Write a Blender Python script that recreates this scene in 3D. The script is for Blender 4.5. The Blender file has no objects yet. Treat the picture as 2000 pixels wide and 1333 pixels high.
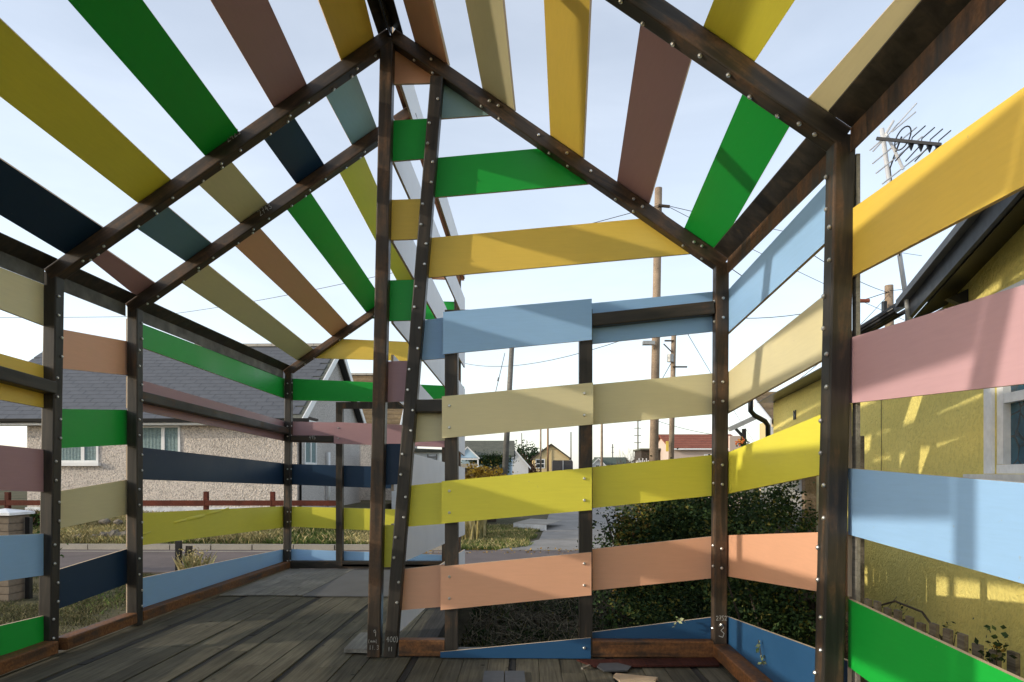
import bpy, bmesh, math, random
import numpy as np
from mathutils import Vector, Matrix

random.seed(7)
RNG = np.random.default_rng(7)
scene = bpy.context.scene
COL = scene.collection

# ------------------------------------------------------------------ camera
cam_data = bpy.data.cameras.new('camera')
cam = bpy.data.objects.new('camera', cam_data)
COL.objects.link(cam)
cam.location = (0.0, 0.0, 1.262)
cam.rotation_euler = (math.radians(90), 0.0, math.atan(25.0 / 1333.0))
cam_data.sensor_width = 36.0
cam_data.lens = 24.0
cam_data.shift_y = 0.1293
cam_data.clip_start = 0.05
cam_data.clip_end = 3000.0
scene.camera = cam

# ------------------------------------------------------------------ light
SUN_DIR = Vector((1.0, 0.317, -0.293)).normalized()      # the way the light travels
sun_data = bpy.data.lights.new('sun', 'SUN')
sun_data.energy = 2.2
sun_data.angle = math.radians(0.55)
sun_data.color = (1.0, 0.90, 0.74)
sun = bpy.data.objects.new('sun', sun_data)
sun.rotation_euler = SUN_DIR.to_track_quat('-Z', 'Y').to_euler()
sun.location = (-30, -10, 12)
COL.objects.link(sun)

world = bpy.data.worlds.new('World')
scene.world = world
world.use_nodes = True
wn = world.node_tree
wn.nodes.clear()
w_out = wn.nodes.new('ShaderNodeOutputWorld')
w_bg = wn.nodes.new('ShaderNodeBackground')
w_bg.inputs['Strength'].default_value = 0.13
w_sky = wn.nodes.new('ShaderNodeTexSky')
w_sky.sky_type = 'NISHITA'
w_sky.sun_disc = False
to_sun = -SUN_DIR
w_sky.sun_elevation = math.asin(to_sun.z)
w_sky.sun_rotation = math.atan2(to_sun.x, to_sun.y)
w_sky.air_density = 1.0
w_sky.dust_density = 1.4
w_sky.ozone_density = 1.5
# thin high cloud mixed over the blue
w_tc = wn.nodes.new('ShaderNodeTexCoord')
w_map = wn.nodes.new('ShaderNodeMapping')
w_map.inputs['Scale'].default_value = (1.0, 1.6, 3.2)
w_map.inputs['Rotation'].default_value = (0.0, 0.25, 0.5)
w_noise = wn.nodes.new('ShaderNodeTexNoise')
w_noise.inputs['Scale'].default_value = 2.6
w_noise.inputs['Detail'].default_value = 9.0
w_noise.inputs['Roughness'].default_value = 0.55
w_noise.inputs['Distortion'].default_value = 0.5
w_ramp = wn.nodes.new('ShaderNodeValToRGB')
w_ramp.color_ramp.elements[0].position = 0.30
w_ramp.color_ramp.elements[0].color = (0.60, 0.60, 0.60, 1)
w_ramp.color_ramp.elements[1].position = 0.78
w_ramp.color_ramp.elements[1].color = (0.84, 0.84, 0.84, 1)
w_mix = wn.nodes.new('ShaderNodeMixRGB')
w_mix.blend_type = 'ADD'
w_mix.inputs['Color2'].default_value = (3.6, 3.58, 3.58, 1)
wn.links.new(w_tc.outputs['Generated'], w_map.inputs['Vector'])
wn.links.new(w_map.outputs['Vector'], w_noise.inputs['Vector'])
wn.links.new(w_noise.outputs['Fac'], w_ramp.inputs['Fac'])
# the thin cloud layer reads denser towards the horizon
w_sep = wn.nodes.new('ShaderNodeSeparateXYZ')
wn.links.new(w_tc.outputs['Generated'], w_sep.inputs[0])
w_low = wn.nodes.new('ShaderNodeMapRange')
w_low.inputs['From Min'].default_value = 0.0
w_low.inputs['From Max'].default_value = 0.55
w_low.inputs['To Min'].default_value = 0.42
w_low.inputs['To Max'].default_value = 0.0
wn.links.new(w_sep.outputs['Z'], w_low.inputs['Value'])
w_add = wn.nodes.new('ShaderNodeMath')
w_add.operation = 'ADD'
w_add.use_clamp = True
wn.links.new(w_ramp.outputs['Color'], w_add.inputs[0])
wn.links.new(w_low.outputs['Result'], w_add.inputs[1])
wn.links.new(w_add.outputs['Value'], w_mix.inputs['Fac'])
wn.links.new(w_sky.outputs['Color'], w_mix.inputs['Color1'])
wn.links.new(w_mix.outputs['Color'], w_bg.inputs['Color'])
wn.links.new(w_bg.outputs['Background'], w_out.inputs['Surface'])

scene.view_settings.view_transform = 'Standard'
scene.view_settings.look = 'None'
scene.view_settings.exposure = 0.45
scene.view_settings.gamma = 1.0
scene.view_settings.use_curve_mapping = False

# ------------------------------------------------------------------ helpers
def tag(o, label=None, cat=None, group=None, kind=None):
    if label: o['label'] = label
    if cat: o['category'] = cat
    if group: o['group'] = group
    if kind: o['kind'] = kind
    return o

def empty(name, loc, label, cat, group=None):
    o = bpy.data.objects.new(name, None)
    o.empty_display_size = 0.2
    COL.objects.link(o)
    o.location = loc
    return tag(o, label, cat, group)

class MB:
    """collects simple solids in world space (or local space) for one mesh"""
    def __init__(self):
        self.v = []; self.f = []; self.m = []
    def add(self, vs, fs, mi=0):
        n = len(self.v)
        self.v += [tuple(p) for p in vs]
        self.f += [tuple(i + n for i in q) for q in fs]
        self.m += [mi] * len(fs)
        return self
    def box(self, x0, x1, y0, y1, z0, z1, mi=0):
        vs = [(x0,y0,z0),(x1,y0,z0),(x1,y1,z0),(x0,y1,z0),(x0,y0,z1),(x1,y0,z1),(x1,y1,z1),(x0,y1,z1)]
        return self.add(vs, [(0,3,2,1),(4,5,6,7),(0,1,5,4),(1,2,6,5),(2,3,7,6),(3,0,4,7)], mi)
    def prism(self, base, ext, mi=0):
        """polygon (list of 3D points) extruded along vector ext"""
        n = len(base); e = Vector(ext)
        vs = [Vector(p) for p in base]; vs = vs + [p + e for p in vs]
        fs = [tuple(range(n))[::-1], tuple(range(n, 2*n))]
        fs += [(i, (i+1) % n, n + (i+1) % n, n + i) for i in range(n)]
        nrm = (vs[1]-vs[0]).cross(vs[2]-vs[0])
        if nrm.dot(e) < 0:
            fs = [q[::-1] for q in fs]
        return self.add(vs, fs, mi)
    def bar(self, p0, p1, w, h=None, up=(0,0,1), mi=0):
        h = w if h is None else h
        p0 = Vector(p0); p1 = Vector(p1); z = (p1-p0).normalized()
        u = Vector(up)
        if abs(u.dot(z)) > 0.98: u = Vector((0,1,0))
        x = u.cross(z).normalized(); y = z.cross(x)
        base = [p0 + x*(a*w/2) + y*(b*h/2) for a, b in ((-1,-1),(1,-1),(1,1),(-1,1))]
        return self.prism(base, p1-p0, mi)
    def tube(self, pts, r, n=8, mi=0, r1=None):
        """round tube along a polyline"""
        pts = [Vector(p) for p in pts]; rings = []
        ref = Vector((0.3, 0.2, 1)).normalized()
        for i, p in enumerate(pts):
            d = (pts[min(i+1, len(pts)-1)] - pts[max(i-1, 0)]).normalized()
            x = d.cross(ref)
            if x.length < 0.1: x = d.cross(Vector((1,0,0)))
            x.normalize(); y = d.cross(x)
            t = i / max(1, len(pts)-1)
            rr_ = r if r1 is None else r + (r1-r)*t
            rings.append([p + (x*math.cos(2*math.pi*k/n) + y*math.sin(2*math.pi*k/n))*rr_ for k in range(n)])
        vs = [q for ring in rings for q in ring]; fs = []
        for i in range(len(pts)-1):
            for k in range(n):
                a = i*n+k; b = i*n+(k+1) % n
                fs.append((a, b, b+n, a+n))
        fs.append(tuple(range(n))[::-1]); fs.append(tuple(range(len(vs)-n, len(vs))))
        return self.add(vs, fs, mi)
    def mesh(self, name, mats, smooth=False):
        me = bpy.data.meshes.new(name)
        me.from_pydata(self.v, [], self.f)
        for m in (mats if isinstance(mats, (list, tuple)) else [mats]):
            me.materials.append(m)
        me.polygons.foreach_set('material_index', self.m)
        if smooth: me.polygons.foreach_set('use_smooth', [True]*len(self.f))
        bm = bmesh.new(); bm.from_mesh(me)
        bmesh.ops.recalc_face_normals(bm, faces=bm.faces)
        bm.to_mesh(me); bm.free()
        me.update()
        return me
    def build(self, name, mats, parent=None, smooth=False, loc=None):
        """world-space geometry -> object whose origin sits at loc (or base centre)"""
        a = np.array(self.v)
        if loc is None:
            loc = Vector(((a[:,0].min()+a[:,0].max())/2, (a[:,1].min()+a[:,1].max())/2, a[:,2].min()))
        loc = Vector(loc)
        self.v = [tuple(Vector(p)-loc) for p in self.v]
        me = self.mesh(name, mats, smooth)
        o = bpy.data.objects.new(name, me)
        COL.objects.link(o)
        place(o, Matrix.Translation(loc), parent)
        return o

def world_of(o):
    m = Matrix.Translation(o.location) @ o.rotation_euler.to_matrix().to_4x4()
    if o.parent: m = world_of(o.parent) @ m
    return m

def place(o, mat, parent=None):
    """put o at world matrix mat below parent (no scale anywhere)"""
    if parent is not None:
        o.parent = parent
        mat = world_of(parent).inverted() @ mat
    o.location = mat.to_translation()
    o.rotation_euler = mat.to_euler()

def put(name, me, mat, parent=None):
    o = bpy.data.objects.new(name, me); COL.objects.link(o); place(o, mat, parent); return o

def soup(name, verts, faces_n, mat, parent=None, loc=(0,0,0)):
    """numpy face soup: verts (N*k,3), k verts per face"""
    verts = np.asarray(verts, dtype=np.float32) - np.array(loc, dtype=np.float32)
    nv = len(verts); nf = nv // faces_n
    me = bpy.data.meshes.new(name)
    me.vertices.add(nv); me.vertices.foreach_set('co', verts.ravel())
    me.loops.add(nv); me.loops.foreach_set('vertex_index', np.arange(nv, dtype=np.int32))
    me.polygons.add(nf)
    me.polygons.foreach_set('loop_start', np.arange(0, nv, faces_n, dtype=np.int32))
    me.polygons.foreach_set('loop_total', np.full(nf, faces_n, dtype=np.int32))
    me.update(calc_edges=True)
    for m in (mat if isinstance(mat, (list, tuple)) else [mat]): me.materials.append(m)
    o = bpy.data.objects.new(name, me); COL.objects.link(o)
    place(o, Matrix.Translation(Vector(loc)), parent)
    if parent is not None: o['kind'] = 'stuff'          # leaves too small to pick apart
    return o

# ------------------------------------------------------------------ materials
class NT:
    def __init__(self, name, rough=0.6, metal=0.0, spec=0.5):
        self.mat = bpy.data.materials.new(name)
        self.mat.use_nodes = True
        self.nt = self.mat.node_tree
        self.b = self.nt.nodes['Principled BSDF']
        self.b.inputs['Roughness'].default_value = rough
        self.b.inputs['Metallic'].default_value = metal
        self.b.inputs['Specular IOR Level'].default_value = spec
    def n(self, t, **kw):
        x = self.nt.nodes.new(t)
        for k, v in kw.items():
            if k in x.inputs: x.inputs[k].default_value = v
            else: setattr(x, k, v)
        return x
    def l(self, a, b): self.nt.links.new(a, b)
    def coord(self, kind='Object', scale=(1,1,1)):
        tc = self.n('ShaderNodeTexCoord'); mp = self.n('ShaderNodeMapping')
        mp.inputs['Scale'].default_value = scale
        self.l(tc.outputs[kind], mp.inputs['Vector'])
        return mp.outputs['Vector']
    def noise(self, vec, scale=5, detail=5, rough=0.55, dist=0.0):
        x = self.n('ShaderNodeTexNoise'); x.inputs['Scale'].default_value = scale
        x.inputs['Detail'].default_value = detail; x.inputs['Roughness'].default_value = rough
        x.inputs['Distortion'].default_value = dist
        if vec is not None: self.l(vec, x.inputs['Vector'])
        return x.outputs['Fac']
    def ramp(self, fac, stops):
        r = self.n('ShaderNodeValToRGB'); e = r.color_ramp.elements
        while len(e) < len(stops): e.new(0.5)
        for el, (p, c) in zip(e, stops):
            el.position = p
            el.color = (c, c, c, 1) if isinstance(c, (int, float)) else (*c, 1)
        self.l(fac, r.inputs['Fac']); return r.outputs['Color']
    def mix(self, fac, a, b, mode='MIX'):
        x = self.n('ShaderNodeMixRGB'); x.blend_type = mode
        for sock, val in ((x.inputs['Fac'], fac), (x.inputs['Color1'], a), (x.inputs['Color2'], b)):
            if isinstance(val, (int, float)): sock.default_value = val if sock.type == 'VALUE' else (val, val, val, 1)
            elif isinstance(val, tuple): sock.default_value = (*val, 1)
            else: self.l(val, sock)
        return x.outputs['Color']
    def bump(self, h, strength=0.3, dist=0.01):
        x = self.n('ShaderNodeBump'); x.inputs['Strength'].default_value = strength
        x.inputs['Distance'].default_value = dist
        self.l(h, x.inputs['Height']); self.l(x.outputs['Normal'], self.b.inputs['Normal'])
    def color(self, c):
        if isinstance(c, tuple): self.b.inputs['Base Color'].default_value = (*c, 1)
        else: self.l(c, self.b.inputs['Base Color'])
        return self
    def rough(self, c): self.l(c, self.b.inputs['Roughness']); return self

def plain(name, c, rough=0.6, metal=0.0, var=0.12, scale=8.0, bump=0.0, spec=0.4):
    m = NT(name, rough, metal, spec); v = m.coord()
    f = m.noise(v, scale, 6)
    lo = tuple(x*(1-var) for x in c); hi = tuple(min(1, x*(1+var)) for x in c)
    m.color(m.ramp(f, [(0.3, lo), (0.7, hi)]))
    if bump: m.bump(m.noise(v, scale*6, 4), bump, 0.004)
    return m.mat

def paint_mat(name, c):
    """painted plywood: even colour, faint grain, a few scuffs"""
    m = NT(name, 0.42, 0.0, 0.35); v = m.coord(scale=(1.2, 14, 14)); vo = m.coord()
    oi = m.n('ShaderNodeObjectInfo')
    off = m.n('ShaderNodeVectorMath'); off.operation = 'ADD'
    m.l(v, off.inputs[0]); m.l(oi.outputs['Random'], off.inputs[1])
    grain = m.noise(off.outputs[0], 6, 6, 0.6, 0.4)
    blot = m.noise(vo, 1.6, 4)
    oi2 = m.ramp(oi.outputs['Random'], [(0.0, 0.95), (1.0, 1.03)])
    a = m.ramp(grain, [(0.25, tuple(x*0.955 for x in c)), (0.75, tuple(min(1, x*1.025) for x in c))])
    b = m.ramp(blot, [(0.3, 0.93), (0.7, 1.0)])
    col = m.mix(1.0, a, b, 'MULTIPLY')
    col = m.mix(1.0, col, oi2, 'MULTIPLY')
    scuff = m.ramp(m.noise(vo, 26, 2, 0.6), [(0.73, 0.0), (0.77, 1.0)])
    col = m.mix(m.mix(1.0, scuff, 0.30, 'MULTIPLY'), col, (0.35, 0.30, 0.24))
    m.color(col)
    m.rough(m.ramp(blot, [(0.3, 0.36), (0.7, 0.52)]))
    m.bump(grain, 0.06, 0.003)
    return m.mat

PAINT = {
    'yellow':    paint_mat('paint_warm_yellow', (0.84, 0.59, 0.1)),
    'lime':      paint_mat('paint_lime_yellow', (0.78, 0.72, 0.075)),
    'green':     paint_mat('paint_green', (0.009, 0.39, 0.046)),
    'salmon':    paint_mat('paint_salmon', (0.78, 0.42, 0.265)),
    'khaki':     paint_mat('paint_khaki_cream', (0.74, 0.665, 0.4)),
    'lightblue': paint_mat('paint_light_blue', (0.31, 0.53, 0.84)),
    'mauve':     paint_mat('paint_mauve', (0.42, 0.25, 0.275)),
    'pink':      paint_mat('paint_dusty_pink', (0.54, 0.335, 0.37)),
    'navy':      paint_mat('paint_navy', (0.007, 0.032, 0.078)),
    'navyblue':  paint_mat('paint_dark_blue', (0.02, 0.082, 0.19)),
    'teal':      paint_mat('paint_grey_teal', (0.3, 0.48, 0.5)),
    'tealblue':  paint_mat('paint_slate_teal', (0.12, 0.25, 0.36)),
}
COLOUR_WORDS = {'yellow': 'warm yellow', 'lime': 'lime yellow', 'green': 'bright green', 'salmon': 'salmon orange',
                'khaki': 'khaki cream', 'lightblue': 'light blue', 'mauve': 'brownish mauve', 'pink': 'dusty pink',
                'navy': 'navy blue', 'navyblue': 'dark blue', 'teal': 'grey teal', 'tealblue': 'slate teal'}

def ply_edge():
    m = NT('plywood_edge', 0.8, 0, 0.2)
    tc = m.n('ShaderNodeTexCoord'); sep = m.n('ShaderNodeSeparateXYZ'); m.l(tc.outputs['Object'], sep.inputs[0])
    mul = m.n('ShaderNodeMath'); mul.operation = 'MULTIPLY'; mul.inputs[1].default_value = 2*math.pi*5/0.018
    m.l(sep.outputs['Z'], mul.inputs[0])
    si = m.n('ShaderNodeMath'); si.operation = 'SINE'; m.l(mul.outputs[0], si.inputs[0])
    c = m.ramp(si.outputs[0], [(0.25, (0.40, 0.29, 0.19)), (0.75, (0.70, 0.56, 0.40))])
    c = m.mix(0.5, c, m.ramp(m.noise(m.coord(scale=(2, 2, 30)), 4), [(0.3, (0.46, 0.34, 0.24)), (0.7, (0.68, 0.55, 0.40))]))
    m.color(c); return m.mat
PLY = ply_edge()
BOARD_BACK = plain('white_primer_back', (0.78, 0.78, 0.80), 0.6, var=0.04, scale=3, bump=0.05)

def steel_mat(name, rust=0.5, dark=(0.022, 0.019, 0.016), r0=(0.10, 0.048, 0.022), r1=(0.19, 0.098, 0.048)):
    """hot rolled mill scale steel with brown bloom, streaks run along local Z"""
    m = NT(name, 0.5, 0.0, 0.30)
    vs = m.coord(scale=(7, 7, 0.7)); vo = m.coord()
    oi = m.n('ShaderNodeObjectInfo')
    off = m.n('ShaderNodeVectorMath'); off.operation = 'ADD'
    sc = m.n('ShaderNodeMath'); sc.operation = 'MULTIPLY'; sc.inputs[1].default_value = 31.0
    m.l(oi.outputs['Random'], sc.inputs[0]); m.l(vs, off.inputs[0]); m.l(sc.outputs[0], off.inputs[1])
    streak = m.noise(off.outputs[0], 2.2, 8, 0.62, 0.6)
    blot = m.noise(vo, 4.5, 6, 0.6)
    fine = m.noise(vo, 60, 4)
    base = m.ramp(streak, [(0.30, tuple(x*0.7 for x in dark)), (0.50, tuple(x*1.5 for x in dark)), (0.72, (0.065, 0.050, 0.036))])
    rst = m.ramp(fine, [(0.3, r0), (0.7, r1)])
    k = m.mix(0.5, streak, blot)
    fac = m.ramp(k, [(0.62-0.22*rust, 0.0), (0.78-0.20*rust, 0.85)])
    col = m.mix(fac, base, rst)
    m.color(col)
    m.rough(m.mix(fac, m.ramp(blot, [(0.3, 0.36), (0.7, 0.55)]), 0.75))
    m.bump(fine, 0.12, 0.002)
    return m.mat
STEEL = steel_mat('mill_scale_steel', 0.45)
STEEL_RUSTY = steel_mat('rusty_steel', 0.95)
STEEL_ORANGE = steel_mat('orange_rust_steel', 1.15, r0=(0.13, 0.050, 0.016), r1=(0.30, 0.125, 0.040))
STEEL_BROWN = steel_mat('brown_bloom_steel', 0.60, (0.030, 0.022, 0.016))
STEEL_DARK = steel_mat('dark_steel', 0.15)
STEEL_STAINED = plain('stained_steel_flange', (0.12, 0.115, 0.105), 0.6, 0.2, var=0.55, scale=6)
BOLT = plain('zinc_bolt', (0.62, 0.62, 0.60), 0.3, 0.85, var=0.1)
CHALK = plain('white_chalk', (0.42, 0.41, 0.38), 0.95, var=0.5, scale=90)

# ==================================================================== SETTING
def ground_mat():
    m = NT('verge_ground', 0.95, 0, 0.1); v = m.coord()
    a = m.noise(v, 0.35, 8, 0.65); b = m.noise(v, 9, 8, 0.7)
    c = m.ramp(a, [(0.35, (0.075, 0.072, 0.035)), (0.52, (0.12, 0.105, 0.060)), (0.68, (0.17, 0.145, 0.095))])
    d = m.ramp(b, [(0.25, 0.45), (0.75, 1.2)])
    m.color(m.mix(1.0, c, d, 'MULTIPLY')); m.bump(b, 0.6, 0.05); return m.mat
MB().add([(-900,-600,-0.46),(900,-600,-0.46),(900,1500,-0.46),(-900,1500,-0.46)], [(0,1,2,3)]).build('ground', ground_mat(), loc=(0,0,-0.46))['kind'] = 'structure'

def road_mat():
    m = NT('worn_asphalt', 0.9, 0, 0.2); v = m.coord()
    a = m.noise(v, 0.8, 6, 0.6); b = m.noise(v, 90, 4, 0.7)
    c = m.ramp(a, [(0.3, (0.115, 0.095, 0.090)), (0.7, (0.175, 0.145, 0.135))])
    m.color(m.mix(1.0, c, m.ramp(b, [(0.3, 0.72), (0.7, 1.15)]), 'MULTIPLY')); m.bump(b, 0.4, 0.006); return m.mat
MB().box(-70, 60, 11.6, 15.0, -0.46, -0.43).build('road', road_mat())['kind'] = 'structure'
def concrete_mat(name, c):
    m = NT(name, 0.9, 0, 0.2); v = m.coord()
    a = m.noise(v, 1.2, 8, 0.6); b = m.noise(v, 60, 4, 0.7)
    k = m.ramp(a, [(0.3, tuple(x*0.75 for x in c)), (0.7, tuple(x*1.15 for x in c))])
    m.color(m.mix(1.0, k, m.ramp(b, [(0.3, 0.8), (0.7, 1.1)]), 'MULTIPLY')); m.bump(b, 0.3, 0.004); return m.mat
CONC = concrete_mat('pale_concrete', (0.36, 0.33, 0.28))
CONC_GREY = concrete_mat('grey_concrete', (0.27, 0.255, 0.235))
MB().box(-70, -1.2, 14.62, 14.70, -0.43, -0.426).build('channel_line', CONC)['kind'] = 'structure'
# kerb of single stones
kerb = bpy.data.objects.new('kerb', None); COL.objects.link(kerb); kerb.location = (-8, 15.07, -0.43); kerb['kind'] = 'structure'
ks = MB().box(-0.447, 0.447, -0.065, 0.065, 0, 0.115)
ks_me = ks.mesh('kerb_stone', CONC)
for i in range(16):
    x = -1.9 - i*0.92
    put('kerb_stone', ks_me, Matrix.Translation((x, 15.07 + random.uniform(-.008, .008), -0.43)), kerb)

# side road of concrete slabs leading away behind the far verge
sr = bpy.data.objects.new('concrete_path', None); COL.objects.link(sr); sr.location = (1.6, 20, -0.44); sr['kind'] = 'structure'
def slab(pts):
    o = MB().prism([(x, y, -0.44) for x, y in pts], (0, 0, 0.016 + random.uniform(0, .004))).build('slab', CONC_GREY, sr)
slab([(-0.6,15.03),(4.5,15.03),(4.5,17.4),(0.36,17.4),(0.05,16.6)])
slab([(0.37,17.45),(4.4,17.45),(4.4,20.6),(0.52,19.7)])
slab([(0.53,19.76),(4.4,20.66),(4.3,28.0),(0.98,28.0)])
slab([(1.0,28.05),(4.3,28.05),(4.6,40.0),(1.8,40.0)])
slab([(1.82,40.05),(4.6,40.05),(5.4,58.0),(2.8,58.0)])

def soil_mat():
    m = NT('dark_garden_soil', 0.98, 0, 0.05); v = m.coord()
    a = m.noise(v, 3, 8, 0.7)
    m.color(m.ramp(a, [(0.3, (0.022, 0.020, 0.012)), (0.55, (0.060, 0.052, 0.032)), (0.75, (0.085, 0.080, 0.040))])); m.bump(a, 1.0, 0.08); return m.mat
MB().box(-0.82, 4.2, 4.82, 11.58, -0.50, -0.452).build('garden_soil', soil_mat())['kind'] = 'structure'
# bank in front of the far bungalow
def bank_mat():
    m = NT('bank_earth', 0.95, 0, 0.1); v = m.coord()
    a = m.noise(v, 2.2, 8, 0.65)
    m.color(m.ramp(a, [(0.3, (0.045, 0.06, 0.022)), (0.5, (0.12, 0.11, 0.05)), (0.7, (0.20, 0.16, 0.09))])); m.bump(a, 0.8, 0.08); return m.mat
bk = MB(); nx, ny = 60, 8; X0, X1 = -22.0, -3.4
for i in range(nx+1):
    for j in range(ny+1):
        t = j/ny; x = X0 + (X1-X0)*i/nx
        y = 15.15 + t*2.3
        fade = min(1.0, max(0.0, (-3.4-x)/2.5))
        z = -0.335 + fade*(0.55*(t**0.75) if t > 0 else 0) + (0.05*math.sin(i*1.7+j) if 0 < j < ny else 0)*fade
        bk.v.append((x, y, z))
for i in range(nx):
    for j in range(ny):
        a = i*(ny+1)+j
        bk.f.append((a, a+ny+1, a+ny+2, a+1)); bk.m.append(0)
bk.build('bank', bank_mat(), smooth=True)['kind'] = 'structure'
MB().box(-24, -4.75, 17.44, 34, -0.4, 0.20).build('house_plot', ground_mat())['kind'] = 'structure'

# ---------------------------------------------------------------- deck
def plank_mat(name, c1, c2):
    m = NT(name, 0.72, 0, 0.15)
    v = m.coord(scale=(30, 1.1, 30)); vo = m.coord()
    oi = m.n('ShaderNodeObjectInfo'); off = m.n('ShaderNodeVectorMath'); off.operation = 'ADD'
    sc = m.n('ShaderNodeMath'); sc.operation = 'MULTIPLY'; sc.inputs[1].default_value = 57.0
    m.l(oi.outputs['Random'], sc.inputs[0]); m.l(v, off.inputs[0]); m.l(sc.outputs[0], off.inputs[1])
    g = m.noise(off.outputs[0], 1.5, 8, 0.65, 0.8)
    off2 = m.n('ShaderNodeVectorMath'); off2.operation = 'ADD'; m.l(vo, off2.inputs[0]); m.l(sc.outputs[0], off2.inputs[1])
    bl = m.noise(off2.outputs[0], 2.5, 6, 0.6)
    c = m.ramp(g, [(0.28, tuple(x*0.55 for x in c1)), (0.5, c1), (0.75, c2)])
    c = m.mix(1.0, c, m.ramp(bl, [(0.28, 0.55), (0.7, 1.12)]), 'MULTIPLY')
    tone = m.ramp(oi.outputs['Random'], [(0.0, 0.86), (1.0, 1.10)])
    c = m.mix(1.0, c, tone, 'MULTIPLY')
    vor = m.n('ShaderNodeTexVoronoi'); vor.inputs['Scale'].default_value = 5.0; m.l(off2.outputs[0], vor.inputs['Vector'])
    knot = m.ramp(vor.outputs['Distance'], [(0.05, 0.25), (0.10, 1.0)])
    c = m.mix(1.0, c, knot, 'MULTIPLY')
    m.color(c); m.bump(g, 0.35, 0.004); m.rough(m.ramp(bl, [(0.3, 0.7), (0.7, 0.92)])); return m.mat
PLANK = plank_mat('weathered_deck_plank', (0.118, 0.108, 0.080), (0.175, 0.162, 0.124))
PLANK_GREY = plank_mat('grey_deck_sheet', (0.25, 0.24, 0.215), (0.34, 0.325, 0.29))
SHEET = plain('grey_board_sheet', (0.115, 0.115, 0.118), 0.8, var=0.12, scale=3, bump=0.1)
PLANK_DARK = plank_mat('dark_wet_board', (0.05, 0.048, 0.045), (0.085, 0.082, 0.076))
deck = bpy.data.objects.new('deck', None); COL.objects.link(deck); deck.location = (-1, 4, -0.03); deck['kind'] = 'structure'
def deck_z(y): return 0.0 if y < 5.0 else -0.0127*(y-5.0)
x = -3.42; strip = 3
while x < 1.48:
    if strip <= 0:
        wd, pm = random.choice([0.048, 0.060]), PLANK_DARK
        strip = random.choice([3, 4, 5])
    else:
        wd, pm = random.choice([0.138, 0.145, 0.172, 0.150]), PLANK
        strip -= 1
    y_end = 9.44 if x < -0.86 else 4.84
    y = 0.35 - random.uniform(0, 1.2)
    while y < y_end - 0.1:
        L = random.choice([1.9, 2.4, 2.7, 3.2])
        y1 = min(y_end, y + L)
        if y_end - y1 < 0.5: y1 = y_end
        if y1 > 0.4:
            w = wd - random.uniform(0.002, 0.0045)
            dz = random.uniform(-0.003, 0.002) - (0.005 if pm is PLANK_DARK else 0)
            za, zb = deck_z(y) + dz - 0.006, deck_z(y1) + dz - 0.006
            c = 0.0018
            xa, xb = x, x + w
            m = MB()
            prof = [(xa, -0.03), (xb, -0.03), (xb, -c), (xb-c, 0), (xa+c, 0), (xa, -c)]
            vs = [(px_, y+0.002, za+pz_) for px_, pz_ in prof] + [(px_, y1-0.002, zb+pz_) for px_, pz_ in prof]
            n = 6
            fs = [tuple(range(n)), tuple(range(n, 2*n))[::-1]] + [(k, n+k, n+(k+1) % n, (k+1) % n) for k in range(n)]
            m.add(vs, fs)
            m.build('plank', pm, deck)
        y = y1
    x += wd
MB().box(-3.40, -0.86, 0.4, 9.40, -0.42, -0.10).box(-0.86, 1.5, 0.4, 4.80, -0.42, -0.10).build('deck_substructure', PLANK_DARK)['kind'] = 'structure'
# loose ply sheets laid on the planks at the far end
for k, (xa, xb, ya, yb, mt) in enumerate([(-3.215, -2.93, 7.13, 9.27, PLANK_GREY), (-2.926, -2.64, 7.15, 9.27, PLANK_GREY), (-2.636, -2.335, 7.14, 9.27, PLANK_GREY), (-2.325, -0.96, 7.10, 9.22, SHEET)]):
    za, zb = deck_z(ya)+0.001, deck_z(yb)+0.001
    MB().add([(xa,ya,za),(xb,ya,za),(xb,yb,zb),(xa,yb,zb),(xa,ya,za+.009),(xb,ya,za+.009),(xb,yb,zb+.009),(xa,yb,zb+.009)],
             [(0,3,2,1),(4,5,6,7),(0,1,5,4),(1,2,6,5),(2,3,7,6),(3,0,4,7)]).build('sheet', mt, deck)
MB().box(-0.838, -0.68, 4.80, 9.3, -0.10, -0.012).build('edge_board', PLANK_DARK, deck)

# ==================================================================== STEEL FRAME SHED
YN, YA, YB, YC, YM = 2.918, 4.672, 5.635, 9.345, 0.655
def rl(x): return 2.742 + 0.6875*(x + 3.253)
def rr(x): return 2.775 - 0.70*(x - 1.324)
shed = empty('frame_shed', (-1.0, 4.7, 0.0), 'open steel frame shed clad in spaced slanted boards of many colours', 'shed')

_sec = {}
def tube_mesh(L, w, mat, d=None):
    d = w if d is None else d
    c = 0.008
    a, b = w/2, d/2
    prof = [(-a+c,-b),(a-c,-b),(a-c*.29,-b+c*.29),(a,-b+c),(a,b-c),(a-c*.29,b-c*.29),(a-c,b),(-a+c,b),(-a+c*.29,b-c*.29),(-a,b-c),(-a,-b+c),(-a+c*.29,-b+c*.29)]
    n = len(prof); m = MB()
    m.add([(x, y, 0) for x, y in prof] + [(x, y, L) for x, y in prof],
          [tuple(range(n))[::-1], tuple(range(n, 2*n))] + [(k, (k+1) % n, n+(k+1) % n, n+k) for k in range(n)])
    return m.mesh('tube', mat)

def member(name, p0, p1, w, mat, d=None, front=(0,-1,0)):
    """square tube from p0 to p1 (centre line); local Z runs along it, local -Y faces `front`"""
    p0 = Vector(p0); p1 = Vector(p1)
    z = (p1-p0).normalized(); y = -Vector(front); y = (y - z*y.dot(z)).normalized(); x = y.cross(z)
    M = Matrix(((x.x, y.x, z.x, p0.x), (x.y, y.y, z.y, p0.y), (x.z, y.z, z.z, p0.z), (0,0,0,1)))
    o = put(name, tube_mesh((p1-p0).length, w, mat, d), M, shed)
    o.data.name = name
    return o

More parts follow.
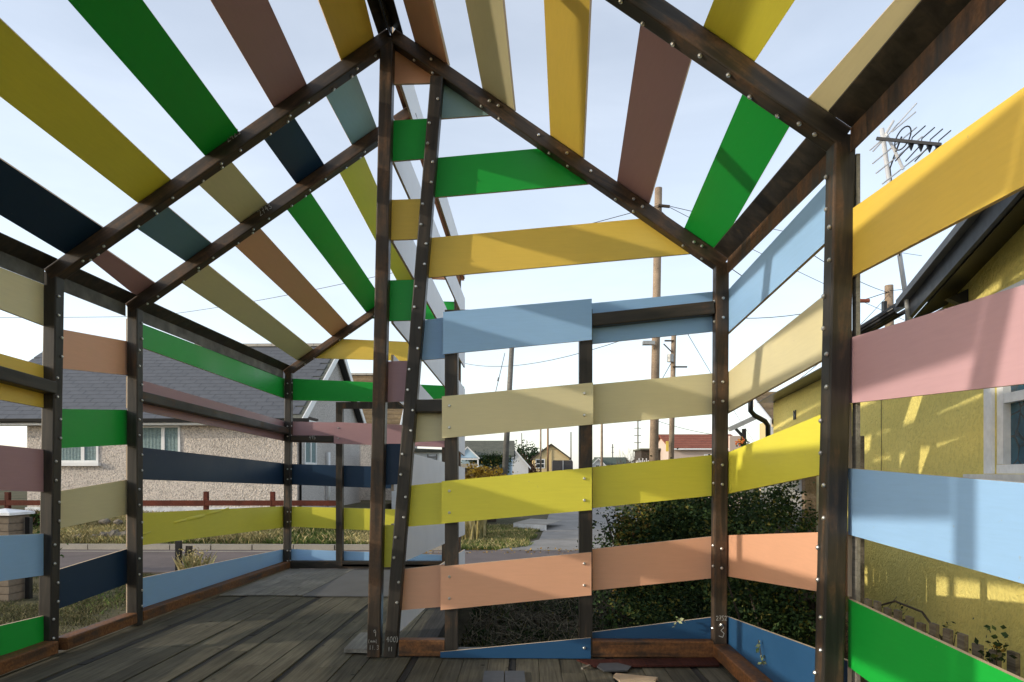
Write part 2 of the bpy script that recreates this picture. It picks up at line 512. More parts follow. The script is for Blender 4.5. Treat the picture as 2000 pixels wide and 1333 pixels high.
bolt_mb = MB()
_n = 8
bolt_mb.add([(0.0105*math.cos(2*math.pi*k/_n), 0.0105*math.sin(2*math.pi*k/_n), 0) for k in range(_n)] +
            [(0.0105*math.cos(2*math.pi*k/_n), 0.0105*math.sin(2*math.pi*k/_n), 0.006) for k in range(_n)] +
            [(0.006*math.cos(2*math.pi*k/_n), 0.006*math.sin(2*math.pi*k/_n), 0.011) for k in range(_n)],
            [(k, (k+1) % _n, _n+(k+1) % _n, _n+k) for k in range(_n)] + [(_n+k, _n+(k+1) % _n, 2*_n+(k+1) % _n, 2*_n+k) for k in range(_n)] + [tuple(range(2*_n, 3*_n))])
BOLT_ME = bolt_mb.mesh('bolt', BOLT)
def bolt(p, nrm, parent):
    q = Vector(nrm).to_track_quat('Z', 'Y').to_matrix().to_4x4()
    return put('bolt', BOLT_ME, Matrix.Translation(Vector(p)) @ q, parent)

W = 0.090
# posts: (x at bottom, x at top, z bottom, z top, front plane, material)
P = {}
def post(key, x0, x1, z0, z1, yf, mat=STEEL, w=W):
    P[key] = member('post', (x0, yf+W/2, z0), (x1, yf+W/2, z1), w, mat); return P[key]
post('LA', -3.335, -3.293, 0.0, 2.66, YA, STEEL_DARK)
post('LB', -3.277, -3.277, -0.01, 2.66, YB, STEEL_DARK)
post('LC', -3.290, -3.262, -0.05, 2.66, YC)
post('RA', 1.332, 1.347, 0.0, 2.70, YA, STEEL_BROWN)
post('RN', 1.300, 1.360, 0.0, 2.70, YN, STEEL)
post('RM', 1.315, 1.350, 0.0, 2.70, YM)
post('LN', -3.31, -3.29, 0.0, 2.66, YN, STEEL_DARK)
post('LM', -3.31, -3.29, 0.0, 2.66, YM)
post('CA', -1.042, -0.950, 0.0, 4.27, YA, STEEL_BROWN)
post('CC', -0.930, -0.925, -0.05, 4.28, YC, STEEL_RUSTY)
def lean_x(z): return -0.92 + (z-0.122)*(-0.607+0.92)/(3.96-0.122)
P['LEAN'] = member('post', (lean_x(0.0), YA+W/2, 0.0), (lean_x(3.99), YA+W/2, 3.99), 0.088, STEEL_DARK)
tag(P['LEAN'], 'leaning steel post')

# rafters
R = {}
off = 0.047/math.cos(math.atan(0.69)) + 0.003
for key, yf, mat in (('A', YA, STEEL_BROWN), ('B', YB, STEEL_BROWN), ('C', YC, STEEL_RUSTY), ('N', YN, STEEL), ('M', YM, STEEL)):
    xa, xb = -3.31, -0.928
    yl = yf - 0.145 if key == 'N' else yf
    R['L'+key] = member('rafter', (xa, yl+W/2, rl(xa)-off), (xb, yl+W/2, rl(xb)-off), 0.094, mat)
    if key in 'ANM':
        xa, xb = 1.36, -0.912
        R['R'+key] = member('rafter', (xa, yf+W/2, rr(xa)-off), (xb, yf+W/2, rr(xb)-off), 0.0925, mat)

# eave angles: one flange in the roof slope, one flange hanging on the outside
def eave(side, ya, yb):
    m = MB()
    f = rl if side < 0 else rr
    xo = -3.332 if side < 0 else 1.382
    xi = xo - side*0.098
    m.prism([(xo, ya, f(xo)-.012), (xi, ya, f(xi)-.012), (xi, ya, f(xi)-.006), (xo, ya, f(xo)-.006)], (0, yb-ya, 0), 0)
    m.prism([(xo, ya, f(xo)-.014), (xo, ya, f(xo)-.115), (xo-side*.006, ya, f(xo)-.115), (xo-side*.006, ya, f(xo)-.014)], (0, yb-ya, 0), 1)
    return m.build('eave_beam', [STEEL_DARK, STEEL_STAINED if side < 0 else STEEL_RUSTY], shed)
for a, b in ((YM, YN), (YN, YA), (YA, YB), (YB, YC)):
    eave(-1, a+.096, b-.006)
for a, b in ((YM, YN), (YN, YA)):
    eave(1, a+.096, b-.006)
# ridge: two angles back to back with a slot between them
def ridge(side, ya, yb):
    m = MB(); f = rl if side < 0 else rr
    xc = -0.920 + side*0.004
    xo = xc + side*0.082
    m.prism([(xc, ya, f(xc)-.012), (xo, ya, f(xo)-.012), (xo, ya, f(xo)-.005), (xc, ya, f(xc)-.005)], (0, yb-ya, 0))
    m.prism([(xc, ya, f(xc)-.013), (xc, ya, f(xc)-.085), (xc+side*.007, ya, f(xc)-.085), (xc+side*.007, ya, f(xc)-.013)], (0, yb-ya, 0))
    return m.build('ridge_beam', STEEL_DARK, shed)
for a, b in ((YM, YN), (YN, YA)):
    ridge(-1, a+.096, b-.006); ridge(1, a+.096, b-.006)
ridge(-1, YA+.096, YB-.006); ridge(-1, YB+.096, YC-.006)

# sills
SW = 0.110
member('sill', (-3.285, YM, 0.058), (-3.285, YA-.003, 0.058), 0.086, STEEL_ORANGE, SW, (1,0,0))
member('sill', (-3.285, YA+.093, 0.056), (-3.285, YB-.003, 0.056), 0.086, STEEL_ORANGE, SW, (1,0,0))
member('sill', (-3.285, YB+.093, 0.050), (-3.285, YC-.003, 0.005), 0.086, STEEL_ORANGE, SW, (1,0,0))
member('sill', (1.335, YM, 0.058), (1.335, YA-.003, 0.058), 0.086, STEEL_ORANGE, SW, (-1,0,0))
member('sill', (-0.865, YA+.046, 0.060), (-0.552, YA+.046, 0.060), 0.086, STEEL_ORANGE, 0.112, (0,0,1))
member('sill', (0.462, YA+.046, 0.060), (1.284, YA+.046, 0.060), 0.086, STEEL_ORANGE, 0.112, (0,0,1))
member('sill', (-3.23, YC+.046, 0.003), (-0.98, YC+.046, 0.003), 0.086, STEEL, 0.105, (0,0,1))
MB().box(1.4075, 1.424, 2.925, 2.962, 0.0, 2.62).build('batten', PLANK_GREY, shed)
# short rails
member('rail', (-3.287, YN+.093, 1.955), (-3.287, YA-.003, 1.855), 0.088, STEEL_DARK, 0.088, (1,0,0))
member('rail', (-3.287, YB+.093, 1.918), (-3.287, YC-.003, 1.845), 0.088, STEEL, 0.088, (1,0,0))
member('rail', (0.462, YA+.045, 2.312), (1.290, YA+.045, 2.395), 0.088, STEEL_DARK)
member('rail', (-0.745, YA+.045, 1.726), (-0.554, YA+.045, 1.726), 0.088, STEEL_DARK)
fr = member('rail', (-3.22, YC+.046, 1.742), (-2.585, YC+.046, 1.738), 0.088, STEEL_DARK)

# doors: steel frame with boards bolted on
def door_frame(x0, x1, z0, z1, yf):
    m = MB()
    w = 0.088
    m.box(x0, x0+w, yf, yf+w, z0, z1); m.box(x1-w, x1, yf, yf+w, z0, z1)
    m.box(x0+w, x1-w, yf+.001, yf+w-.001, z1-w, z1); m.box(x0+w, x1-w, yf+.001, yf+w-.001, z0, z0+.03)
    return m.build('door', STEEL, shed)
door = door_frame(-0.549, 0.462, 0.02, 2.385, YA+.001)
fdoor = door_frame(-2.60, -1.05, -0.02, 2.245, YC+.002)

BT = 0.018
def board(name, origin, xa, ya, za, poly, col, parent):
    """poly in local (x,y); painted face at z=0 looking to -z, back at z=BT"""
    xa, ya, za = Vector(xa).normalized(), Vector(ya).normalized(), Vector(za).normalized()
    if xa.cross(ya).dot(za) < 0:
        xa = -xa; poly = [(-p[0], p[1]) for p in poly]
    if sum(poly[i][0]*poly[(i+1) % len(poly)][1]-poly[(i+1) % len(poly)][0]*poly[i][1] for i in range(len(poly))) < 0:
        poly = poly[::-1]
    n = len(poly); m = MB()
    vs = [(p[0], p[1], 0) for p in poly] + [(p[0], p[1], BT) for p in poly]
    m.add(vs, [tuple(range(n))[::-1]], 0); m.f.append(tuple(range(n, 2*n))); m.m.append(2)
    for i in range(n):
        m.f.append((i, (i+1) % n, n+(i+1) % n, n+i)); m.m.append(1)
    me = m.mesh(name, [PAINT[col], PLY, BOARD_BACK])
    M = Matrix(((xa.x, ya.x, za.x, origin[0]), (xa.y, ya.y, za.y, origin[1]), (xa.z, ya.z, za.z, origin[2]), (0,0,0,1)))
    o = put(name, me, M, parent)
    o['label'] = COLOUR_WORDS[col] + (' roof board' if name == 'roof_board' else ' board')
    return o

WALL_BOARDS = [
    ('left_NA', 'khaki', [(2.965, 2.38), (4.715, 2.287), (4.715, 2.574), (2.965, 2.57)]),
    ('left_NA', 'yellow', [(2.965, 1.779), (4.715, 1.716), (4.715, 2.007), (2.965, 2.079)]),
    ('left_NA', 'mauve', [(2.965, 1.223), (4.715, 1.132), (4.715, 1.426), (2.965, 1.491)]),
    ('left_NA', 'lightblue', [(2.965, 0.642), (4.715, 0.554), (4.715, 0.842), (2.965, 0.941)]),
    ('left_NA', 'green', [(2.965, 0.162), (4.715, 0.083), (4.715, 0.273), (2.965, 0.352)]),
    ('left_AB', 'salmon', [(4.719, 2.007), (5.678, 2.087), (5.678, 2.373), (4.719, 2.289)]),
    ('left_AB', 'green', [(4.719, 1.435), (5.678, 1.504), (5.678, 1.796), (4.719, 1.715)]),
    ('left_AB', 'khaki', [(4.719, 0.862), (5.678, 0.919), (5.678, 1.21), (4.719, 1.124)]),
    ('left_AB', 'navy', [(4.719, 0.287), (5.678, 0.336), (5.678, 0.629), (4.719, 0.566)]),
    ('left_BC', 'green', [(5.682, 2.363), (9.433, 2.304), (9.433, 2.585), (5.682, 2.564)]),
    ('left_BC', 'mauve', [(5.682, 1.811), (9.433, 1.712), (9.433, 1.988), (5.682, 2.078)]),
    ('left_BC', 'navy', [(5.682, 1.215), (9.433, 1.107), (9.433, 1.401), (5.682, 1.493)]),
    ('left_BC', 'lime', [(5.682, 0.643), (9.433, 0.513), (9.433, 0.808), (5.682, 0.924)]),
    ('left_BC', 'lightblue', [(5.682, 0.061), (9.433, 0.033), (9.433, 0.214), (5.682, 0.358)]),
    ('left_BC', 'steelstrip', [(5.682, 2.569), (9.433, 2.59), (9.433, 2.671), (5.682, 2.669)]),
    ('right_NA', 'lightblue', [(2.965, 2.345), (4.778, 2.219), (4.778, 2.511), (2.965, 2.61)]),
    ('right_NA', 'khaki', [(2.965, 1.812), (4.778, 1.673), (4.778, 1.947), (2.965, 2.112)]),
    ('right_NA', 'lime', [(2.965, 1.28), (4.778, 1.116), (4.778, 1.398), (2.965, 1.563)]),
    ('right_NA', 'salmon', [(2.965, 0.732), (4.778, 0.549), (4.778, 0.831), (2.965, 1.013)]),
    ('right_NA', 'navyblue', [(2.965, 0.205), (4.778, -0.025), (4.778, 0.272), (2.965, 0.455)]),
    ('right_MN', 'yellow', [(0.747, 2.02), (2.961, 2.101), (2.961, 2.388), (0.747, 2.281)]),
    ('right_MN', 'pink', [(0.747, 1.453), (2.961, 1.563), (2.961, 1.842), (0.747, 1.725)]),
    ('right_MN', 'lightblue', [(0.747, 0.902), (2.961, 1.0), (2.961, 1.284), (0.747, 1.18)]),
    ('right_MN', 'green', [(0.747, 0.297), (2.961, 0.432), (2.961, 0.723), (0.747, 0.636)]),
    ('cross_L', 'salmon', [(-0.99, 3.988), (-0.607, 3.994), (-0.602, 4.063), (-0.92, 4.286), (-0.99, 4.238)]),
    ('cross_L', 'green', [(-0.99, 3.444), (-0.65, 3.469), (-0.627, 3.748), (-0.99, 3.729)]),
    ('cross_L', 'yellow', [(-0.99, 2.895), (-0.696, 2.904), (-0.673, 3.185), (-0.99, 3.176)]),
    ('cross_L', 'green', [(-0.99, 2.329), (-0.743, 2.334), (-0.719, 2.619), (-0.99, 2.614)]),
    ('cross_L', 'mauve', [(-0.99, 1.76), (-0.789, 1.769), (-0.766, 2.052), (-0.99, 2.046)]),
    ('cross_L', 'navy', [(-0.99, 1.18), (-0.836, 1.188), (-0.813, 1.47), (-0.99, 1.47)]),
    ('cross_L', 'lime', [(-0.99, 0.605), (-0.883, 0.608), (-0.859, 0.902), (-0.99, 0.899)]),
    ('cross_R', 'teal', [(-0.622, 3.742), (-0.182, 3.769), (-0.596, 4.059)]),
    ('cross_R', 'green', [(-0.667, 3.19), (0.51, 3.285), (0.155, 3.534), (-0.644, 3.467)]),
    ('cross_R', 'yellow', [(-0.713, 2.628), (1.211, 2.794), (0.861, 3.039), (-0.69, 2.907)]),
    ('cross_F', 'lightblue', [(-0.76, 2.051), (-0.505, 2.073), (-0.505, 2.361), (-0.737, 2.329)]),
    ('cross_F', 'khaki', [(-0.806, 1.479), (-0.505, 1.494), (-0.505, 1.791), (-0.782, 1.772)]),
    ('cross_F', 'lime', [(-0.855, 0.886), (-0.505, 0.915), (-0.505, 1.207), (-0.831, 1.175)]),
    ('cross_F', 'salmon', [(-0.902, 0.301), (-0.505, 0.336), (-0.505, 0.631), (-0.879, 0.589)]),
    ('cross_E', 'lightblue', [(0.421, 2.159), (1.383, 2.256), (1.383, 2.531), (0.421, 2.443)]),
    ('cross_E', 'khaki', [(0.421, 1.596), (1.383, 1.68), (1.383, 1.965), (0.421, 1.877)]),
    ('cross_E', 'lime', [(0.421, 1.015), (1.383, 1.116), (1.383, 1.399), (0.421, 1.301)]),
    ('cross_E', 'salmon', [(0.421, 0.441), (1.383, 0.543), (1.383, 0.833), (0.421, 0.73)]),
    ('cross_E', 'navyblue', [(0.421, 0.06), (1.383, 0.065), (1.383, 0.274), (0.421, 0.149)]),
    ('door', 'lightblue', [(-0.558, 2.076), (0.456, 2.171), (0.456, 2.451), (-0.558, 2.364)]),
    ('door', 'khaki', [(-0.566, 1.502), (0.465, 1.596), (0.465, 1.88), (-0.566, 1.788)]),
    ('door', 'lime', [(-0.568, 0.919), (0.456, 1.013), (0.456, 1.303), (-0.568, 1.208)]),
    ('door', 'salmon', [(-0.575, 0.328), (0.453, 0.433), (0.453, 0.726), (-0.575, 0.625)]),
    ('door', 'navyblue', [(-0.577, 0.003), (0.448, 0.002), (0.448, 0.143), (-0.577, 0.041)]),
    ('far', 'salmon', [(-1.395, 3.96), (-0.84, 3.935), (-0.84, 4.258), (-0.954, 4.263)]),
    ('far', 'green', [(-2.188, 3.414), (-0.84, 3.386), (-0.84, 3.637), (-1.823, 3.665)]),
    ('far', 'yellow', [(-2.986, 2.866), (-0.84, 2.796), (-0.84, 3.048), (-2.596, 3.134)]),
    ('far', 'green', [(-3.333, 2.282), (-0.84, 2.228), (-0.84, 2.464), (-3.333, 2.586)]),
    ('far', 'navy', [(-3.333, 1.109), (-0.84, 1.011), (-0.84, 1.324), (-3.333, 1.396)]),
    ('far', 'lime', [(-3.333, 0.526), (-0.84, 0.413), (-0.84, 0.739), (-3.333, 0.805)]),
    ('far', 'lightblue', [(-3.333, 0.044), (-0.84, 0.034), (-0.84, 0.122), (-3.333, 0.214)]),
    ('far', 'mauve', [(-3.333, 1.699), (-2.593, 1.681), (-2.593, 1.969), (-3.333, 1.986)]),
    ('fardoor', 'mauve', [(-2.623, 1.671), (-1.101, 1.62), (-1.101, 1.902), (-2.623, 1.969)]),
    ('ridgewall', 'salmon', [(4.784, 4.167), (9.457, 3.959), (9.457, 4.259), (4.784, 4.467)]),
    ('ridgewall', 'lightblue', [(4.784, 3.459), (9.457, 3.386), (9.457, 3.686), (4.784, 3.759)]),
    ('ridgewall', 'green', [(4.784, 2.887), (9.457, 2.729), (9.457, 3.029), (4.784, 3.187)]),
    ('ridgewall', 'yellow', [(4.784, 2.318), (9.457, 2.13), (9.457, 2.43), (4.784, 2.618)]),
    ('ridgewall', 'mauve', [(4.784, 1.797), (9.457, 1.506), (9.457, 1.806), (4.784, 2.097)]),
    ('ridgewall', 'navy', [(4.784, 1.138), (9.457, 1.04), (9.457, 1.34), (4.784, 1.438)]),
    ('ridgewall', 'lime', [(4.784, 0.608), (9.457, 0.414), (9.457, 0.714), (4.784, 0.908)]),
    ('ridgewall', 'lightblue', [(4.784, 0.106), (9.457, -0.092), (9.457, 0.208), (4.784, 0.406)]),
]
ROOF_BOARDS = [
    ('L_NA', 'L', 'navy', [(2.965, -3.082), (2.965, -2.859), (4.715, -2.928), (4.715, -3.193)]),
    ('L_NA', 'L', 'lime', [(2.965, -2.632), (2.965, -2.388), (4.715, -2.451), (4.715, -2.682)]),
    ('L_NA', 'L', 'green', [(2.965, -2.149), (2.965, -1.913), (4.715, -1.976), (4.715, -2.213)]),
    ('L_NA', 'L', 'mauve', [(2.965, -1.669), (2.965, -1.427), (4.715, -1.504), (4.715, -1.734)]),
    ('L_NA', 'L', 'yellow', [(2.965, -1.208), (2.965, -0.943), (4.715, -1.038), (4.715, -1.266)]),
    ('R_NA', 'R', 'salmon', [(2.965, -0.797), (2.965, -0.59), (4.715, -0.528), (4.715, -0.757)]),
    ('R_NA', 'R', 'khaki', [(2.965, -0.388), (2.965, -0.15), (4.715, -0.072), (4.715, -0.291)]),
    ('R_NA', 'R', 'yellow', [(2.965, 0.066), (2.965, 0.289), (4.715, 0.401), (4.715, 0.175)]),
    ('R_NA', 'R', 'mauve', [(2.965, 0.519), (2.965, 0.752), (4.715, 0.85), (4.715, 0.632)]),
    ('R_NA', 'R', 'green', [(2.965, 0.987), (2.965, 1.2), (4.715, 1.319), (4.715, 1.091)]),
    ('R_MN', 'R', 'lime', [(0.747, 0.757), (0.747, 1.069), (2.961, 0.977), (2.961, 0.761)]),
    ('R_MN', 'R', 'khaki', [(0.747, 1.298), (0.747, 1.324), (2.961, 1.323), (2.961, 1.205)]),
    ('L_AB', 'L', 'teal', [(4.719, -1.437), (4.719, -1.212), (5.678, -1.228), (5.678, -1.436)]),
    ('L_AB', 'L', 'navy', [(4.719, -1.884), (4.719, -1.664), (5.678, -1.668), (5.678, -1.902)]),
    ('L_AB', 'L', 'khaki', [(4.719, -2.361), (4.719, -2.12), (5.678, -2.142), (5.678, -2.374)]),
    ('L_AB', 'L', 'tealblue', [(4.719, -2.815), (4.719, -2.586), (5.678, -2.615), (5.678, -2.833)]),
    ('L_AB', 'L', 'mauve', [(4.719, -3.128), (4.719, -3.03), (5.678, -3.094), (5.678, -3.254)]),
    ('L_BC', 'L', 'lime', [(5.682, -1.602), (5.682, -1.389), (9.451, -1.492), (9.451, -1.705)]),
    ('L_BC', 'L', 'green', [(5.682, -2.061), (5.682, -1.853), (9.451, -1.951), (9.451, -2.186)]),
    ('L_BC', 'L', 'salmon', [(5.682, -2.517), (5.682, -2.295), (9.451, -2.436), (9.451, -2.66)]),
    ('L_BC', 'L', 'khaki', [(5.682, -2.983), (5.682, -2.753), (9.451, -2.92), (9.451, -3.142)]),
]

# boards the photograph does not show but whose shade it does (bay beside the camera)
WALL_BOARDS += [
    ('left_MN', 'green', [(0.747, 2.498), (2.961, 2.380), (2.961, 2.575), (0.747, 2.575)]),
    ('left_MN', 'salmon', [(0.747, 1.895), (2.961, 1.815), (2.961, 2.102), (0.747, 2.182)]),
    ('left_MN', 'navy', [(0.747, 1.335), (2.961, 1.225), (2.961, 1.512), (0.747, 1.622)]),
    ('left_MN', 'khaki', [(0.747, 0.76), (2.961, 0.65), (2.961, 0.937), (0.747, 1.047)]),
    ('left_MN', 'lightblue', [(0.747, 0.20), (2.961, 0.10), (2.961, 0.387), (0.747, 0.487)]),
]
ROOF_BOARDS += [
    ('L_MN', 'L', 'khaki', [(0.747, -3.00), (0.747, -2.765), (2.961, -2.86), (2.961, -3.09)]),
    ('L_MN', 'L', 'green', [(0.747, -2.55), (0.747, -2.31), (2.961, -2.39), (2.961, -2.63)]),
    ('L_MN', 'L', 'yellow', [(0.747, -2.07), (0.747, -1.835), (2.961, -1.915), (2.961, -2.15)]),
    ('L_MN', 'L', 'mauve', [(0.747, -1.63), (0.747, -1.40), (2.961, -1.48), (2.961, -1.71)]),
    ('L_MN', 'L', 'lightblue', [(0.747, -1.22), (0.747, -0.98), (2.961, -1.06), (2.961, -1.30)]),
    ('R_MN', 'R', 'green', [(0.747, 0.33), (0.747, 0.56), (2.961, 0.52), (2.961, 0.29)]),
    ('R_MN', 'R', 'yellow', [(0.747, -0.15), (0.747, 0.08), (2.961, 0.04), (2.961, -0.19)]),
    ('R_MN', 'R', 'mauve', [(0.747, -0.62), (0.747, -0.39), (2.961, -0.43), (2.961, -0.66)]),
]
def zmid(poly, s):
    """mid height of a board polygon at coordinate s"""
    zs = []
    for i in range(len(poly)):
        a, b = poly[i], poly[(i+1) % len(poly)]
        if (a[0]-s)*(b[0]-s) <= 0 and abs(a[0]-b[0]) > 1e-6:
            zs.append(a[1] + (b[1]-a[1])*(s-a[0])/(b[0]-a[0]))
    return (min(zs)+max(zs))/2 if len(zs) >= 2 else None
FRAMES = {'N': YN, 'A': YA, 'B': YB, 'C': YC, 'M': YM}
EPS = 0.0015
for bay, col, poly in WALL_BOARDS:
    if bay.startswith('left'):
        if col == 'steelstrip':
            continue
        o = board('wall_board', (-3.335-EPS, 0, 0), (0,1,0), (0,0,1), (-1,0,0), poly, col, shed)
        a, b = bay[-2], bay[-1]
        for fk, s, d in ((a, FRAMES[a]+.045, .020), (b, FRAMES[b]+.045, -.020)):
            z = zmid(poly, min(max(s+d, poly[0][0]+.001), poly[1][0]-.001))
            if z and ('L'+fk) in P and fk in 'NABC':
                for dz in (-.066, .066):
                    px_ = -3.285 + 0.046 if fk != 'A' else -3.335 + 0.042*(z/2.66) + 0.046
                    if fk == 'B': px_ = -3.277+.0455
                    if fk == 'C': px_ = -3.290+.028*(z/2.7)+.0455
                    bolt((px_, s+d, z+dz), (1,0,0), P['L'+fk])
    elif bay.startswith('right'):
        o = board('wall_board', (1.385+EPS+.003, 0, 0), (0,1,0), (0,0,1), (1,0,0), poly, col, shed)
        a, b = bay[-2], bay[-1]
        for fk, s, d in ((a, FRAMES[a]+.045, .022), (b, FRAMES[b]+.045, -.022)):
            z = zmid(poly, min(max(s+d, poly[0][0]+.001), poly[1][0]-.001))
            if z and fk in 'NA':
                for dz in (-.07, .07):
                    xc = (1.300+.060*z/2.7) if fk == 'N' else (1.332+.015*z/2.7)
                    bolt((xc-.0455, s+d, z+dz), (-1,0,0), P['R'+fk])
    elif bay.startswith('cross'):
        o = board('wall_board', (0, YA+.090+EPS, 0), (1,0,0), (0,0,1), (0,1,0), poly, col, shed)
        xs = [p[0] for p in poly]
        if bay in ('cross_L',):
            for dz in (-.07, .07):
                zz = (min(p[1] for p in poly)+max(p[1] for p in poly))/2 + dz
                if zz < 3.9: bolt((lean_x(zz)-.024, YA+.001, zz), (0,-1,0), P['LEAN'])
        if bay in ('cross_R', 'cross_F'):
            for dz in (-.07, .07):
                s = lean_x((poly[0][1]+poly[-1][1])/2)
                zz = (poly[0][1]+poly[-1][1])/2 + dz
                if zz < 3.85: bolt((lean_x(zz)+.022, YA+.001, zz), (0,-1,0), P['LEAN'])
        if bay == 'cross_E':
            z = zmid(poly, 1.34)
            for dz in (-.066, .066):
                if z+dz > 0.12: bolt((1.332+.015*z/2.7+.004, YA-.0005, z+dz), (0,-1,0), P['RA'])
        if bay == 'cross_R':
            for p in poly:
                if p[0] > -0.55: bolt((p[0]-.06, YA-.002, rr(p[0]-.06)-.06), (0,-1,0), R['RA'])
    elif bay == 'door':
        o = board('board', (0, YA-.018-.0005, 0), (1,0,0), (0,0,1), (0,1,0), poly, col, door)
        if col not in ('lightblue', 'navyblue'):
            for s in (-0.515, 0.405):
                z = zmid(poly, s)
                for dz in (-.074, .074): bolt((s, YA-.0185, z+dz), (0,-1,0), door)
        if col == 'navyblue': bolt((0.405, YA-.0185, 0.075), (0,-1,0), door)
    elif bay == 'far':
        o = board('wall_board', (0, YC+.090+EPS, 0), (1,0,0), (0,0,1), (0,1,0), poly, col, shed)
        z = zmid(poly, -3.28)
        if z:
            for dz in (-.07, .07): bolt((-3.268, YC-.0005, z+dz), (0,-1,0), P['LC'])
    elif bay == 'fardoor':
        o = board('board', (0, YC-.018+.001, 0), (1,0,0), (0,0,1), (0,1,0), poly, col, fdoor)
        for dz in (-.07, .07): bolt((-2.56, YC-.0175, 1.815+dz), (0,-1,0), fdoor)
    elif bay == 'ridgewall':
        k_ = Vector((0.0197, 1, 0)).normalized(); o = board('wall_board', (-0.940-.0197*4.784, 0, 0), k_, (0,0,1), (k_.y, -k_.x, 0), poly, col, shed)

bl_board = [c for c in shed.children if c.name.startswith('wall_board') and c['label'].startswith('lime') and abs((world_of(c) @ Vector(c.data.vertices[0].co)).y - 5.68) < .3 or False]
for (by, bz, bl_, bh) in ((6.55, .80, .13, .014), (6.86, .815, .20, .020), (7.28, .845, .18, .017), (7.55, .862, .09, .010), (5.95, .735, .08, .008)):
    m = MB(); nu, nv = 10, 4
    for i_ in range(nu+1):
        for j_ in range(nv+1):
            u_ = -1+2*i_/nu; v_ = -1+2*j_/nv
            h_ = max(0.0, (1-u_*u_)*(1-v_*v_))**.7
            m.v.append((-3.3352+.011*h_, by+u_*bl_, bz+v_*bh+u_*.008))
    for i_ in range(nu):
        for j_ in range(nv):
            a_ = i_*(nv+1)+j_; m.f.append((a_, a_+nv+1, a_+nv+2, a_+1)); m.m.append(0)
    if bl_board: m.build('paint_blister', PAINT['lime'], bl_board[0], True)

def on_roof(side, y, x):
    f = rl if side == 'L' else rr
    return Vector((x, y, f(x)))
for bay, side, col, q in ROOF_BOARDS:
    if bay in ('L_NA', 'L_MN'):                              # the left rafter of that frame sits a little nearer
        (ya_, a0), (_, b0), (yb_, b1), (_, a1) = q
        ka, kb = (a1-a0)/(yb_-ya_), (b1-b0)/(yb_-ya_)
        if bay == 'L_NA': q = [(ya_-.145, a0-.145*ka), (ya_-.145, b0-.145*kb), (yb_, b1), (yb_, a1)]
        else: q = [(ya_, a0), (ya_, b0), (yb_-.145, b1-.145*kb), (yb_-.145, a1-.145*ka)]
    pts = [on_roof(side, *p) for p in q]
    org = sum(pts, Vector())/4
    if side == 'L':
        up = Vector((1, 0, 0.6875)).normalized(); nrm = Vector((-0.6875, 0, 1)).normalized()
    else:
        up = Vector((1, 0, -0.70)).normalized(); nrm = Vector((0.70, 0, 1)).normalized()
    xa = Vector((0,1,0)); za = nrm; ya = za.cross(xa)
    org = org + nrm*0.0015
    poly = [((p-org).dot(xa), (p-org).dot(ya)) for p in pts]
    area = sum(poly[i][0]*poly[(i+1) % 4][1]-poly[(i+1) % 4][0]*poly[i][1] for i in range(4))
    if area < 0: poly = poly[::-1]
    board('roof_board', org, xa, ya, za, poly, col, shed)
    a, b = bay[-2], bay[-1]
    for fk, d in ((a, .020), (b, -.020)):
        key = side+fk
        if key not in R or fk == 'M': continue
        yy = FRAMES[fk]+.045+d - (.145 if key == 'LN' else 0)
        f = rl if side == 'L' else rr
        t = 0.0 if fk == a else 1.0
        xl = q[0][1] + (q[3][1]-q[0][1])*t; xr = q[1][1] + (q[2][1]-q[1][1])*t
        for k in (0.22, 0.78):
            x = xl + (xr-xl)*k
            nn = -nrm
            bolt(Vector((x, yy, f(x))) - nrm*0.0968, nn, R[key])
        if side == 'R' and fk == 'A':
            xm = xl + (xr-xl)*0.5
            bolt(Vector((xm, YA-.002, rr(xm)-.05)), (0,-1,0), R[key])

# chalk writing on the steel
GLY = {'0': [[(0.2,0),(0,0.3),(0.1,0.9),(0.4,1),(0.6,0.6),(0.5,0.1),(0.2,0)]], '1': [[(0.3,1),(0.28,0)]],
       '2': [[(0,0.8),(0.2,1),(0.5,0.9),(0.5,0.6),(0,0),(0.6,0.05)]], '3': [[(0,0.9),(0.4,1),(0.5,0.75),(0.2,0.55),(0.55,0.3),(0.4,0),(0,0.1)]],
       '4': [[(0.4,0),(0.4,1),(0,0.4),(0.6,0.4)]], '5': [[(0.55,1),(0.1,1),(0.05,0.6),(0.5,0.5),(0.5,0.1),(0,0)]],
       '7': [[(0,1),(0.6,1),(0.2,0)],[(0.1,0.5),(0.5,0.55)]], '9': [[(0.5,0.8),(0.3,1),(0.05,0.8),(0.2,0.55),(0.5,0.75),(0.45,0)]],
       ')': [[(0,1.1),(0.25,0.6),(0.1,-0.1)]], '(': [[(0.3,1.1),(0.05,0.6),(0.25,-0.1)]], '~': [[(0,.2),(.2,.8),(.4,.2),(.6,.8),(.8,.2),(1,.7)]], '.': [[(0,0),(.05,.05)]], 'f': [[(0.4,1),(0.15,0.9),(0.15,0)],[(0,0.5),(0.4,0.5)]]}
def chalk(text, p, xa, ya, h, parent, t=0.0032):
    """strokes as thin strips lying on the steel"""
    xa = Vector(xa).normalized(); ya = Vector(ya).normalized(); nrm = xa.cross(ya)
    m = MB(); cx = 0.0
    for ch in text:
        if ch == ' ': cx += 0.5; continue
        for st in GLY[ch]:
            for a, b in zip(st[:-1], st[1:]):
                A = Vector(p) + xa*((a[0]+cx)*h*0.75) + ya*(a[1]*h); B = Vector(p) + xa*((b[0]+cx)*h*0.75) + ya*(b[1]*h)
                d = (B-A).normalized(); s = nrm.cross(d)*t*0.5
                A = A - d*t*.3; B = B + d*t*.3
                m.prism([A-s, B-s, B+s, A+s], nrm*0.0007)
        cx += 1.15 if ch == '~' else 0.85
    m.build('chalk_mark', CHALK, parent)
yf = YA-.0012
